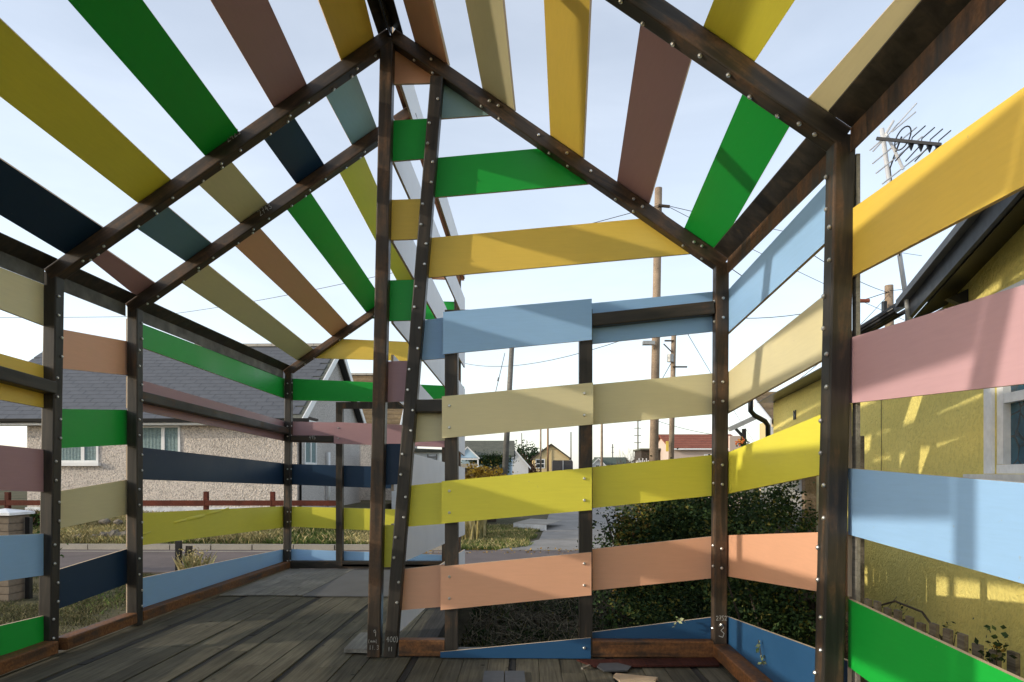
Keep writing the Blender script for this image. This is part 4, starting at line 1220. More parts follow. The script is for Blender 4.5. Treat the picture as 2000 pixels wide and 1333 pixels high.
# ---- white weatherboard panel with post beyond the shed corner
sp = empty('weatherboard_screen', (3.0, 8.0, -0.46), 'old white weatherboard screen with a wooden post at the end of the yellow wall', 'screen')
for k in range(9):
    z = -0.40 + k*0.20
    mm = MB(); n = 8
    rowb = []
    for i in range(n+1):
        x = 2.74 + 0.50*i/n
        dz = random.uniform(-.010, .008)
        rowb.append((x, z+dz))
    for i in range(n):
        (xa_, za_), (xb_, zb_) = rowb[i], rowb[i+1]
        mm.add([(xa_, 7.955, za_), (xb_, 7.955, zb_), (xb_, 7.985, z+.225), (xa_, 7.985, z+.225), (xa_, 7.972, za_), (xb_, 7.972, zb_), (xb_, 8.0, z+.225), (xa_, 8.0, z+.225)],
               [(0,1,2,3),(5,4,7,6),(1,0,4,5),(3,2,6,7)])
    mm.build('weatherboard', WHITE_OLD, sp)
MB().box(3.20, 3.33, 7.86, 7.95, -0.46, 1.40).build('post', POLEWOOD, sp)
MB().box(3.13, 3.195, 7.80, 7.86, -0.46, 0.76).build('stub_post', BLACKP, sp)
MB().box(3.335, 3.55, 7.93, 7.95, 0.55, 1.30).build('panel', WHITE_OLD, sp)
MB().box(3.335, 3.55, 7.93, 7.95, -0.40, 0.54).build('panel', WHITE_OLD, sp)

# ==================================================================== FAR HOUSES
def gable_house(name, label, x0, x1, y0, y1, zb, ze, zr, wall, roof, axis='Y', cat='house', ov=0.25, barge=None):
    """simple gabled house; axis is the direction of the ridge"""
    t = empty(name, ((x0+x1)/2, (y0+y1)/2, zb), label, cat, None)
    MB().box(x0, x1, y0, y1, zb, ze).build('wall', wall, t)
    m = MB(); g = MB(); bb = MB()
    if axis == 'Y':
        xc = (x0+x1)/2
        k = (zr-ze)/(xc-x0)
        for s in (-1, 1):
            xe = xc + s*((x1-x0)/2+ov); zee = ze - k*ov
            m.prism([(xc, y0-ov, zr+.02), (xe, y0-ov, zee+.02), (xe, y0-ov, zee+.14), (xc, y0-ov, zr+.14)], (0, y1-y0+2*ov, 0))
            bb.prism([(xc, y0-ov-.03, zr+.14), (xe, y0-ov-.03, zee+.14), (xe, y0-ov-.03, zee-.06), (xc, y0-ov-.03, zr-.06)], (0, .028, 0))
        g.prism([(x0, y0+.001, ze), (x1, y0+.001, ze), (xc, y0+.001, zr)], (0, y1-y0-.002, 0))
    else:
        yc = (y0+y1)/2
        k = (zr-ze)/(yc-y0)
        for s in (-1, 1):
            ye = yc + s*((y1-y0)/2+ov); zee = ze - k*ov
            m.prism([(x0-ov, yc, zr+.02), (x0-ov, ye, zee+.02), (x0-ov, ye, zee+.14), (x0-ov, yc, zr+.14)], (x1-x0+2*ov, 0, 0))
        g.prism([(x0+.001, y0, ze), (x0+.001, y1, ze), (x0+.001, yc, zr)], (x1-x0-.002, 0, 0))
        bb.box(x0-ov, x1+ov, y0-ov-.12, y0-ov-.02, ze-k*ov-.05, ze-k*ov+.06)
    m.build('roof', roof, t); g.build('gable', wall, t); bb.build('bargeboard' if axis == 'Y' else 'gutter', barge or WHITE, t)
    return t
def simple_window(t, x0, x1, z0, z1, y, bars=1):
    m = MB(); w_ = (x1-x0)*.09
    m.box(x0, x1, y-.06, y-.01, z0, z0+w_); m.box(x0, x1, y-.06, y-.01, z1-w_, z1)
    m.box(x0, x0+w_, y-.06, y-.01, z0+w_, z1-w_); m.box(x1-w_, x1, y-.06, y-.01, z0+w_, z1-w_)
    for k in range(bars):
        xc = x0 + (x1-x0)*(k+1)/(bars+1); m.box(xc-w_*.4, xc+w_*.4, y-.055, y-.01, z0+w_, z1-w_)
    m.box(x0+w_, x1-w_, y-.05, y-.012, (z0+z1)/2-w_*.4, (z0+z1)/2+w_*.4)
    o = m.build('window', WHITE, t)
    MB().box(x0+.02, x1-.02, y-.03, y-.012, z0+.02, z1-.02).build('pane', GLASS, o)
BLUEW = plain('pale_blue_boarding', (0.36, 0.50, 0.62), 0.7, var=0.1, scale=1.5)
CREAM = plain('cream_render', (0.60, 0.47, 0.25), 0.8, var=0.07, scale=1.2)
PINKW = plain('pale_pink_render', (0.55, 0.44, 0.38), 0.85, var=0.06, scale=1.5)
FARWHITE = plain('far_white_render', (0.72, 0.71, 0.69), 0.8, var=0.05)
# blue chalet, ridge along X, small porch gable on its left
b1 = gable_house('blue_chalet', 'pale blue chalet with mossy grey roof and a white trimmed porch gable', -5.6, -1.2, 60, 66, -0.45, 2.75, 4.15, BLUEW, TILE_GREY, 'X')
MB().prism([(-5.75, 58.2, 2.6), (-4.0, 58.2, 2.6), (-4.9, 58.2, 3.45)], (0, 2.2, 0)).build('porch_gable', BLUEW, b1)
m = MB()
m.bar((-5.85, 58.15, 2.52), (-4.9, 58.15, 3.5), .14, .1); m.bar((-3.85, 58.15, 2.52), (-4.9, 58.15, 3.52), .14, .1)
m.box(-5.75, -3.95, 58.05, 58.3, 2.42, 2.55); m.box(-4.05, -3.93, 58.05, 58.2, -0.4, 2.4)
m.build('porch_trim', WHITE, b1)
MB().box(-5.75, -4.1, 58.3, 58.4, 1.5, 2.1).build('porch_panel', CONC, b1)
simple_window(b1, -2.95, -2.3, 1.6, 2.55, 60)
c2 = gable_house('white_chalet', 'white gabled chalet behind the leaning pole, right of the pale blue one', -2.6, 0.35, 68, 74, -0.45, 2.0, 3.7, FARWHITE, TILE_GREY)
y1 = gable_house('cream_chalet', 'cream chalet whose pointed gable faces the road, dark trailer parked before it', 0.95, 5.2, 80, 88, -0.45, 3.05, 4.62, CREAM, TILE_GREY, barge=DARKWOOD)
simple_window(y1, 1.25, 2.35, 1.85, 2.95, 80)
MB().box(3.0, 3.15, 79.9, 79.99, -.4, 4.1).build('corner_strip', CREAM, y1)
# dark covered trailer
tr = empty('covered_trailer', (4.3, 77.0, -0.44), 'dark round topped covered trailer parked in front of the cream gable', 'trailer')
m = MB(); pr = [(3.1,0.95),(5.35,0.95),(5.35,2.55),(5.25,2.72),(3.2,2.72),(3.1,2.55)]
m.prism([(x, 76.0, z) for x, z in pr], (0, 2.6, 0)); m.build('cover', plain('dark_tarpaulin', (0.055, 0.05, 0.05), 0.6, var=0.2), tr)
MB().box(3.05, 5.4, 75.9, 78.7, 0.45, 0.94).build('body', WHITE, tr)
MB().box(4.22, 4.28, 75.95, 75.99, 0.95, 2.7).build('strap', WHITE, tr)
for sx in (3.35, 5.1):
    m = MB(); m.tube([(sx-.1, 76.9, -.12), (sx+.1, 76.9, -.12)], .32, 14); m.build('wheel', BLACKP, tr)
g1 = gable_house('white_bungalow', 'small white bungalow with green roof in the far distance by the bare shrubs', 9.2, 11.2, 95, 101, -0.45, 2.3, 3.3, FARWHITE, TILE_GREEN)
MB().prism([(10.0, 96.5, 2.5), (15.0, 96.5, 2.5), (14.6, 99, 3.5), (10.0, 99, 3.5)], (0, 0, .1)).build('side_roof', TILE_GREEN, g1)
MB().box(11.3, 14.9, 96.9, 101, -.45, 2.5).build('side_wall', FARWHITE, g1)
simple_window(g1, 9.85, 10.35, 1.75, 2.45, 95)
# red roofed bungalow right of the pole
rb_ = gable_house('red_roof_bungalow', 'pale pink bungalow with a red tiled roof beyond the thick pole', 9.9, 14.6, 46, 53, -0.45, 2.95, 3.95, PINKW, TILE_RED, 'X')
simple_window(rb_, 12.0, 12.9, 1.9, 2.55, 46)
dg = empty('dark_garage', (9.0, 50.0, -0.45), 'low dark boarded outbuilding with white railings left of the red roofed bungalow', 'outbuilding')
MB().box(8.5, 10.2, 50, 53, -0.45, 2.95).build('wall', DARKWOOD, dg)
MB().box(8.4, 10.3, 49.8, 53.2, 2.952, 3.08).build('roof', TILE_GREY, dg)
m = MB()
for k in range(9): m.box(8.0+k*.13, 8.06+k*.13, 48.9, 48.95, -.4, 2.35 if k % 2 else 2.2)
m.box(7.95, 9.2, 48.96, 49.0, 2.0, 2.1); m.build('railing', WHITE, dg)
# neighbour behind the yellow house: tiled roof, white barge, lean-to porch
nb = empty('neighbour_house', (6.0, 17.0, -0.45), 'house with brown tiled roof and porch past the black downpipe', 'house')
MB().box(5.6, 9.0, 15.5, 16.4, -0.45, 2.45).build('wall', CREAM, nb)
MB().prism([(5.45, 15.2, 2.36), (9.0, 15.2, 2.36), (9.0, 16.7, 3.15), (5.45, 16.7, 3.15)], (0, 0, .1)).build('roof', TILE_BROWN, nb)
m = MB(); m.prism([(5.40, 15.15, 2.46), (5.40, 16.7, 3.28), (5.40, 16.7, 3.08), (5.40, 15.15, 2.24)], (.04, 0, 0)); m.build('bargeboard', WHITE, nb)
MB().box(5.45, 5.58, 15.3, 15.43, -.45, 2.3).build('corner_post', WHITE, nb)
MB().bar((4.166, 14.000, 2.160), (4.705, 14.000, 2.410), .11, .09).build('gutter', plain('grey_gutter', (0.30, 0.30, 0.29), 0.5), nb)
MB().bar((4.301, 14.000, 2.170), (4.487, 14.000, 1.972), .05).build('brace', BLACKP, nb)
MB().bar((4.499, 14.100, 2.177), (4.499, 14.100, 0.579), .07).build('porch_post', DARKWOOD, nb)
MB().box(4.3, 4.62, 14.4, 14.5, -.45, 2.05).build('porch_screen', PINKW, nb)

# ==================================================================== POLES AND WIRES
LAMPGREY = plain('grey_lamp_metal', (0.35, 0.36, 0.36), 0.5, 0.3)
def pole(label, base, top, r0, r1, name='utility_pole', mat=POLEWOOD):
    t = empty(name, base, label, 'pole')
    MB().tube([base, tuple((Vector(base)+Vector(top))/2), top], r0, 12, 0, r1).build('shaft', mat, t, True)
    return t
p1 = pole('thick wooden pole with a street lamp arm between the door and the corner post', (3.923, 21.000, -0.041), (4.095, 21.000, 10.003), 0.145, 0.115)
MB().bar((4.066, 20.850, 9.411), (4.407, 20.850, 9.377), .07).build('crossarm', DARKWOOD, p1)
for px_ in (0,):
    MB().tube([(3.951, 20.900, 5.292), (3.698, 20.700, 5.254)], .02, 6).build('lamp_arm', LAMPGREY, p1)
    MB().box((3.559, 20.700, 5.146)[0], (3.914, 20.700, 5.145)[0], 20.6, 20.8, (3.559, 20.700, 5.146)[2], (3.559, 20.700, 5.255)[2]).build('lamp_head', LAMPGREY, p1)
p2 = pole('thinner wooden pole with a grey box just right of the thick pole', (5.091, 24.000, 0.186), (5.234, 24.000, 7.089), 0.10, 0.085)
m = MB(); c = Vector((5.059, 23.850, 5.271)); m.tube([c+Vector((0,0,-.13)), c+Vector((0,0,.13))], .11, 8); m.build('switch_box', LAMPGREY, p2)
MB().bar((4.874, 23.900, 5.887), (5.194, 23.900, 5.886), .05).build('crossarm', DARKWOOD, p2)
MB().bar((4.839, 23.900, 5.780), (5.141, 23.900, 5.476), .035).build('brace', DARKWOOD, p2)
MB().bar((5.159, 23.900, 4.976), (5.656, 23.900, 4.974), .05).build('stay_arm', DARKWOOD, p2)
MB().box((4.907, 23.800, 2.027)[0], (4.996, 23.800, 2.027)[0], 23.82, 23.86, (4.907, 23.800, 2.027)[2], (4.907, 23.800, 2.382)[2]).build('tag', PAINT['yellow'], p2)
p3 = pole('leaning grey wooden pole in front of the pale blue chalet', (-0.831, 27.000, 0.553), (-0.425, 27.000, 7.846), 0.125, 0.09, mat=plank_mat('grey_pole_wood', (0.20, 0.19, 0.17), (0.30, 0.28, 0.25)))
p4 = pole('pole with crossing wires and a black box beyond the yellow house gutter', (10.632, 20.000, 0.371), (10.558, 20.000, 6.713), 0.14, 0.115)
m = MB(); m.box((10.263, 19.800, 6.042)[0], (10.351, 19.800, 6.041)[0], 19.7, 19.85, (10.263, 19.800, 5.836)[2], (10.263, 19.800, 6.189)[2]); m.build('box', BLACKP, p4)
FAR = [(1019,846,114,.09,'grey'), (1029,860,118,.06,'dark'), (1056,790,72,.09,'wood'), (1070,780,70,.10,'rust'), (1115,844,110,.10,'dark'), (1175,770,60,.11,'wood'), (1196,868,120,.10,'dark'), (1245,800,85,.10,'grey')]
FLAB = {1019: 'thin pole beside the dark conifers, left of the cream gable', 1029: 'thin short dark pole tip just above the dark conifers', 1056: 'pale wooden pole crossing the left slope of the cream gable',
        1070: 'orange brown pole crossing the peak of the cream gable', 1115: 'thin dark pole at the right end of the cream chalet', 1175: 'wooden pole in front of the small white bungalow',
        1196: 'stubby dark pole with side pegs above the bare shrubs', 1245: 'thin pole with side insulators left of the thick pole'}
FM = {'grey': plain('far_grey_pole', (0.20, 0.19, 0.17)), 'dark': plain('far_dark_pole', (0.07, 0.065, 0.06)), 'wood': POLEWOOD, 'rust': plain('orange_brown_pole', (0.26, 0.14, 0.065))}
for u, v, d, r, mk in FAR:
    x = (u-1025)*d/1333.0; zt_ = 1.262 + (925-v)*d/1333.0
    q = pole(FLAB[u], (x, d, -0.45), (x, d, zt_), r*1.1, r*.9, 'utility_pole', FM[mk])
    if u in (1245, 1196):
        m = MB()
        for k in range(5): m.box(x-.45 if u == 1245 else x-.2, x+.4 if u == 1245 else x+.2, d-.06, d-.02, zt_-.6-k*.9, zt_-.52-k*.9)
        m.build('insulator_pegs', FM['dark'], q)
WIRE = plain('black_cable', (0.02, 0.02, 0.022), 0.6)
def wire(p, q, sag, label, r=0.012, group='overhead wires strung between the poles'):
    p, q = Vector(p), Vector(q); pts = []
    for i in range(15):
        t = i/14; a = p.lerp(q, t); a.z -= sag*4*t*(1-t); pts.append(a)
    return tag(MB().tube(pts, r, 4).build('overhead_wire', WIRE), label, 'cable', None)
wire((4.056, 20.800, 9.392), (-21.972, 40.000, 10.568), .4, 'single wire from the thick pole far over the slate roof to the left', .014)
wire((-21.972, 40.000, 10.568), (-42.526, 42.000, 11.149), .1, 'single wire over the slate roof continuing past the left edge', .014)
wire((4.066, 20.850, 5.703), (-3.989, 45.000, 8.531), .6, 'wire from low on the thick pole, crossing the open door', .014)
wire((4.392, 20.850, 9.393), (17.248, 30.000, 10.722), .1, 'upper wire fanning right from the thick pole crossarm', .010)
wire((4.392, 20.850, 9.362), (14.948, 26.000, 6.760), .1, 'lower wire fanning right from the thick pole crossarm', .010)
wire((4.097, 20.850, 9.286), (5.425, 16.000, 5.614), .1, 'steep wire from the thick pole towards the house past the downpipe', .010)
wire((5.194, 23.900, 6.957), (10.506, 19.900, 6.508), .5, 'wire strung from the thinner pole to the pole beyond the yellow house', .013)
wire((5.194, 23.900, 6.957), (24.769, 70.000, 2.566), .3, 'slack wire curving down right from the thinner pole', .014)
wire((10.506, 19.900, 6.479), (4.779, 12.000, 5.237), .1, 'wire rising left from the pole beyond the yellow house', .008)
wire((10.506, 19.900, 6.434), (5.425, 16.000, 2.753), .2, 'wire falling left from the pole beyond the yellow house', .009)
wire((10.535, 19.900, 6.538), (10.956, 16.000, 6.060), .1, 'wire running right from the pole behind the dark verge', .009)
wire((13.816, 84.000, 8.485), (5.216, 24.000, 5.296), .3, 'thin wire between the far pegged pole and the thinner pole', .014)
wire((6.735, 60.000, 7.998), (16.785, 60.000, 4.620), .5, 'low wire over the red roof from the far wooden pole', .022)
wire((-0.787, 26.900, 6.006), (-1.040, 22.000, 3.492), .02, 'stay wire running down left from the leaning pole', .012)
MB_ins = MB().tube([(-0.938, 24.500, 4.701), (-0.961, 24.400, 4.577)], .035, 6)
tag(MB_ins.build('stay_insulator', LAMPGREY), 'small insulator on the stay wire of the leaning pole', 'insulator')
m = MB(); c = Vector((9.951, 20.200, 6.321)); 
m.tube([c+Vector((-.14,0,0)), c+Vector((-.06,0,0)), c+Vector((.06,0,0)), c+Vector((.14,0,0))], .06, 8)
tag(m.build('cable_joint', plain('red_brown_joint', (0.25, 0.07, 0.04))), 'red brown joint hanging on the wire left of the far right pole', 'cable joint')

# ==================================================================== PLANTS
def leaf_mat(name, stops, rough=0.7, trans=0.25):
    m = NT(name, rough, 0, 0.15)
    g = m.n('ShaderNodeNewGeometry')
    c = m.ramp(g.outputs['Random Per Island'], stops)
    c = m.mix(1.0, c, m.ramp(m.noise(m.coord(), 2.5, 4), [(0.3, 0.6), (0.7, 1.25)]), 'MULTIPLY')
    m.color(c)
    m.b.inputs['Subsurface Weight'].default_value = 0.0
    return m.mat
HEDGE = leaf_mat('hedge_leaf', [(0.0, (0.012, 0.028, 0.010)), (0.55, (0.025, 0.052, 0.017)), (0.85, (0.05, 0.085, 0.022)), (1.0, (0.16, 0.14, 0.03))])
HEDGE_Y = leaf_mat('yellowing_leaf', [(0.0, (0.03, 0.045, 0.015)), (0.5, (0.08, 0.09, 0.02)), (0.8, (0.20, 0.17, 0.03)), (1.0, (0.22, 0.10, 0.03))])
GOLD = leaf_mat('golden_leaf', [(0.0, (0.14, 0.08, 0.02)), (0.45, (0.42, 0.24, 0.03)), (0.8, (0.60, 0.38, 0.04)), (1.0, (0.18, 0.12, 0.05))])
GREENL = leaf_mat('bright_leaf', [(0.0, (0.03, 0.075, 0.015)), (0.6, (0.07, 0.13, 0.025)), (1.0, (0.16, 0.19, 0.05))])
DRY = leaf_mat('dry_grass', [(0.0, (0.22, 0.185, 0.065)), (0.5, (0.46, 0.38, 0.17)), (0.8, (0.60, 0.50, 0.27)), (1.0, (0.17, 0.22, 0.06))])
GRASS = leaf_mat('green_grass', [(0.0, (0.05, 0.09, 0.016)), (0.6, (0.10, 0.17, 0.032)), (0.9, (0.18, 0.22, 0.06)), (1.0, (0.30, 0.26, 0.11))])
VERGE = leaf_mat('verge_grass', [(0.0, (0.05, 0.06, 0.022)), (0.45, (0.115, 0.105, 0.045)), (0.8, (0.19, 0.165, 0.085)), (1.0, (0.065, 0.09, 0.025))])
REDST = leaf_mat('reddish_twig', [(0.0, (0.10, 0.045, 0.03)), (0.6, (0.20, 0.095, 0.06)), (1.0, (0.14, 0.12, 0.05))])
TWIG = leaf_mat('dead_twig', [(0.0, (0.030, 0.026, 0.016)), (0.6, (0.085, 0.070, 0.042)), (0.9, (0.20, 0.165, 0.105)), (1.0, (0.03, 0.05, 0.015))], 0.85)
CONIF = leaf_mat('conifer', [(0.0, (0.012, 0.03, 0.012)), (0.6, (0.025, 0.055, 0.02)), (1.0, (0.05, 0.085, 0.03))])

def leaf_quads(pts, size, flat=0.3):
    """one folded diamond leaf per point (quads)"""
    n = len(pts)
    d = RNG.normal(size=(n, 3)); d[:, 2] *= 0.6; d /= np.linalg.norm(d, axis=1)[:, None]
    u = RNG.normal(size=(n, 3)); u[:, 2] *= flat
    s = np.cross(d, u); s /= np.linalg.norm(s, axis=1)[:, None] + 1e-9
    L = size*(0.6 + 0.8*RNG.random((n, 1)))
    out = np.empty((n, 4, 3))
    out[:, 0] = pts; out[:, 1] = pts + d*L*.55 + s*L*.32; out[:, 2] = pts + d*L*1.1; out[:, 3] = pts + d*L*.5 - s*L*.32
    return out.reshape(-1, 3)
def clump_points(center, radii, n, clumps=40, spread=0.22, hollow=0.45):
    """points in clumps spread through an ellipsoid, denser near the surface"""
    c = np.array(center); r = np.array(radii)
    k = RNG.normal(size=(clumps, 3)); k /= np.linalg.norm(k, axis=1)[:, None]
    k *= (hollow + (1-hollow)*RNG.random((clumps, 1))**0.6)
    idx = RNG.integers(0, clumps, n)
    p = k[idx] + RNG.normal(size=(n, 3))*spread*(0.6+0.8*RNG.random((clumps, 1)))[idx]
    return c + p*r
def blades(pts, h, w, lean=0.35):
    n = len(pts)
    a = RNG.random(n)*2*math.pi; l = lean*RNG.random(n)
    H = h*(0.4+0.9*RNG.random(n))
    dx, dy = np.cos(a)*l*H, np.sin(a)*l*H
    b = RNG.random(n)*2*math.pi; wx, wy = np.cos(b)*w/2, np.sin(b)*w/2
    out = np.empty((n, 4, 3))
    out[:, 0] = pts + np.stack([-wx, -wy, 0*wx], 1); out[:, 1] = pts + np.stack([wx, wy, 0*wx], 1)
    mid = pts + np.stack([dx*.4, dy*.4, H*.6], 1); tip = pts + np.stack([dx, dy, H], 1)
    out[:, 2] = mid + np.stack([wx*.8, wy*.8, 0*wx], 1); out[:, 3] = tip
    return out.reshape(-1, 3)
def add_stems(center, n, spread, h, r, mat, parent):
    for _ in range(n):
        m = MB(); x, y = center[0]+random.gauss(0, spread), center[1]+random.gauss(0, spread)
        m.tube([(x, y, center[2]), (x+random.gauss(0,.08), y+random.gauss(0,.08), center[2]+h*.5), (x+random.gauss(0,.2), y+random.gauss(0,.2), center[2]+h)], r, 5, 0, r*.4)
        m.build('stem', mat, parent)
def shrub(name, label, center, radii, n, leaf, mat, clumps=45, group=None, stems=8, cat='shrub', hollow=0.35, spread=0.22):
    z0 = center[2]-radii[2]
    t = empty(name, (center[0], center[1], z0), label, cat, group)
    pts = clump_points(center, radii, n, clumps, spread, hollow)
    pts = pts[pts[:, 2] > -0.46]
    f = soup('foliage', leaf_quads(pts, leaf), 4, mat, t, (center[0], center[1], z0))
    add_stems((center[0], center[1], z0), stems, radii[0]*.4, radii[2]*1.6, 0.016, DARKWOOD, t)
    return t
shrub('hedge_shrub', 'dense dark green shrub framed by the boards left of the corner post', (1.75, 7.6, 0.30), (0.75, 0.85, 0.80), 32000, 0.036, HEDGE, 60)
shrub('hedge_shrub', 'yellowing shrub close to the right hand door post', (1.36, 7.6, 0.25), (0.33, 0.55, 0.72), 13000, 0.036, HEDGE_Y, 40, spread=.15)
shrub('hedge_shrub', 'dark shrub right of the corner post against the white weatherboards', (2.55, 7.3, 0.25), (0.50, 0.6, 0.80), 17000, 0.034, HEDGE, 45)
shrub('hedge_shrub', 'dark shrub mass rearmost in the hedge, behind the right hand door post', (2.15, 9.3, 0.25), (0.85, .8, .80), 20000, 0.045, HEDGE, 70, hollow=.05)
shrub('hedge_shrub', 'dark shrub mass rearmost in the hedge, beside the white weatherboards', (3.0, 9.1, 0.25), (.9, .8, .80), 16000, 0.045, HEDGE, 60, hollow=.05)
shrub('sun_block_bramble', 'dark bramble tangle behind the salmon board, raised to block sun, right of the corner post', (1.95, 5.55, 0.16), (0.36, 0.60, 0.64), 17000, 0.030, HEDGE, 40, cat='bramble', hollow=.05)  # dark growth by the corner, made tall and deep to stop sun strips beyond
shrub('low_bramble', 'low dark bramble in front of the hedge, above the blue wedge board', (1.55, 6.3, -0.15), (0.95, 0.55, 0.33), 15000, 0.030, HEDGE, 50, cat='bramble')
shrub('golden_bush', 'golden leaved autumn bush beside the white end of the shed wall', (-1.45, 21.5, 0.72), (0.85, 0.8, 0.62), 5200, 0.11, GOLD, 40)
shrub('bank_shrub', 'bright green bushy plant on the rocky bank left of the red fence post', (-11.6, 15.9, 0.02), (0.45, 0.35, 0.33), 2200, 0.06, GREENL, 20)
shrub('bank_shrub', 'bright green plant by the block pier', (-8.3, 11.3, 0.0), (0.32, 0.3, 0.38), 1500, 0.06, GREENL, 20)
shrub('red_shrub', 'reddish bare twigged shrub left of the cream chalet', (0.35, 72.5, 1.0), (1.1, 1.2, 1.9), 4200, 0.20, REDST, 40)
for lab, c, r in (('dark conifer with ragged top behind the thin pole', (-0.5, 92, 1.9), (1.3, 1.3, 2.9)), ('dark conifer nearest to the cream gable', (1.4, 92, 1.8), (1.2, 1.2, 2.7))):
    t = empty('conifer_tree', (c[0], c[1], -0.45), lab, 'tree', 'conifers behind the chalets')
    pts = clump_points(c, r, 3800, 45, .2, .4)
    soup('foliage', leaf_quads(pts, .28), 4, CONIF, t, (c[0], c[1], -0.45))
    MB().tube([(c[0], c[1], -.45), (c[0], c[1], 3.5)], .15, 8, 0, .05).build('trunk', DARKWOOD, t)
# bare shrubs right of the white bungalow
bt = empty('bare_shrub', (15.5, 88.0, -0.45), 'grey brown bare shrub with fine upright twigs left of the thick pole', 'shrub')
m = MB()
for _ in range(110):
    x, y = 12.0+random.random()*6.5, 86+random.random()*4
    h_ = 2.6+random.random()*1.9*(1 if 12.3 < x < 17 else .5)
    m.tube([(x, y, -.45), (x+random.gauss(0,.2), y, h_*.5), (x+random.gauss(0,.5), y, h_)], .035, 3, 0, .012)
m.build('stem', plain('bare_twig', (0.16, 0.12, 0.09), 0.9), bt)
pts = clump_points((15.2, 88, 1.3), (3.2, 2, 1.6), 5200, 50)
soup('foliage', leaf_quads(pts, .17), 4, TWIG, bt, (15.5, 88, -.45))
# ivy on the blue chalet
iv = clump_points((-2.9, 59.5, 2.4), (1.7, .25, .55), 2600, 40, .25, .1)
tag(soup('climbing_ivy', np.concatenate([leaf_quads(iv, .13), leaf_quads(clump_points((-2.3, 59.6, 1.2), (1.2, .2, 1.2), 900, 30, .2, .1), .12)]), 4, HEDGE, None, (-2.9, 59.5, 0)), 'dark ivy climbing over the eaves of the pale blue chalet', 'ivy')

# grass on the verges
def scatter(n, x0, x1, y0, y1, z, clump=0.0):
    p = np.stack([x0+(x1-x0)*RNG.random(n), y0+(y1-y0)*RNG.random(n), np.full(n, z)], 1); return p
def patchy(p, scale, keep):
    v = np.sin(p[:,0]*scale+1.3)*np.sin(p[:,1]*scale*1.3+.4) + .6*np.sin(p[:,0]*scale*2.7+p[:,1]*scale*1.9)
    return p[v + RNG.normal(size=len(p))*.35 > keep]
nearv = patchy(scatter(120000, -8.5, -3.45, 4.2, 11.5, -0.462), 1.9, -0.55)
nearv = nearv[~((nearv[:,1] > 6.9) & (nearv[:,1] < 7.6) & (RNG.random(len(nearv)) < .8))]
o = soup('verge_grass', blades(nearv, 0.038, 0.008, 1.1), 4, VERGE); tag(o, kind='stuff')
g2 = patchy(scatter(16000, -8.5, -3.45, 5.0, 11.5, -0.462), 1.1, 0.55)
o = soup('verge_grass', blades(g2, 0.055, 0.008, 1.0), 4, GRASS); tag(o, kind='stuff')
# bank: dry grass and weeds
n = 130000
p = scatter(n, -20, -2.6, 15.2, 17.3, 0)
t = (p[:,1]-15.15)/2.3; fade = np.clip((-3.4-p[:,0])/2.5, 0, 1)
p[:,2] = np.where(fade > 0, -0.345, -0.455) + fade*0.55*np.clip(t, 0, 1)**.75
pk_ = RNG.random(n)
v = np.sin(p[:,0]*1.7)*.5 + np.sin(p[:,0]*.63+2)*.5
drymask = (v + RNG.normal(size=n)*.5 > -0.2)
o = soup('bank_grass', np.concatenate([blades(p[drymask], .13, .010, 1.0)]), 4, DRY); tag(o, kind='stuff')
o = soup('bank_weeds', np.concatenate([blades(p[~drymask], .08, .012, 1.0), leaf_quads(p[~drymask][::3] + np.array([0,0,.03]), .05)]), 4, GRASS); tag(o, kind='stuff')
rp_ = scatter(2600, -16, -10.5, 15.9, 17.0, 0.12)
o = soup('red_ground_cover', blades(rp_, .22, .02, .8), 4, REDST); tag(o, kind='stuff')
# grass beyond the road seen through the door
tri = scatter(90000, -4.2, 0.5, 15.1, 22.0, -0.455)
tri = tri[(tri[:,0] < 0.0 + (tri[:,1]-15.3)*.075 - .1*np.sin(tri[:,1]*3)) & (tri[:,1] > 15.3 + .5*np.clip(tri[:,0]+.6, 0, 1)*1.2 + .1*np.sin(tri[:,0]*5))]
gm = RNG.random(len(tri)) < .75
o = soup('corner_grass', blades(tri[gm], .075, .010, .9), 4, GRASS); tag(o, kind='stuff')
o = soup('corner_dry_grass', blades(tri[~gm], .10, .008, .9), 4, DRY); tag(o, kind='stuff')
st = scatter(260, -2.0, -1.05, 17.0, 19.0, -0.45)
o = soup('dry_stalks', blades(st, 1.05, .03, .35), 4, DRY); tag(o, kind='stuff')
# fallen leaves along the road edge
fl = scatter(170, -2.2, 1.2, 14.3, 15.4, -0.42)
o = soup('fallen_leaves', leaf_quads(fl, .05, 3.0), 4, GOLD); tag(o, kind='stuff')

# garden litter beyond the door: dead stems, twigs, low weeds
def litter(n, x0, x1, y0, y1, z, L, r):
    pts = scatter(n, x0, x1, y0, y1, z)
    a = RNG.random(n)*2*math.pi
    d = np.stack([np.cos(a), np.sin(a), RNG.normal(size=n)*.35], 1)*L*(0.4+RNG.random((n,1)))
    s = np.stack([-np.sin(a), np.cos(a), 0*a], 1)*r
    zz = RNG.random((n,1))*.12
    pts[:,2:3] += zz
    out = np.empty((n,4,3)); out[:,0] = pts-d/2-s; out[:,1] = pts-d/2+s; out[:,2] = pts+d/2+s*.5; out[:,3] = pts+d/2-s*.5
    return out.reshape(-1,3)
o = soup('garden_litter', np.concatenate([litter(9000, -0.6, 3.0, 4.95, 10.8, -0.43, .26, .0035), leaf_quads(scatter(9000, -0.6, 3.0, 4.95, 10.8, -0.42), .045)]), 4, TWIG); tag(o, kind='stuff')
low = patchy(scatter(14000, -0.6, 1.4, 5.2, 11.3, -0.44), 2.3, -.1)
o = soup('garden_weeds', np.concatenate([leaf_quads(low, .07), blades(low[::3], .12, .012, .8)]), 4, HEDGE); tag(o, kind='stuff')
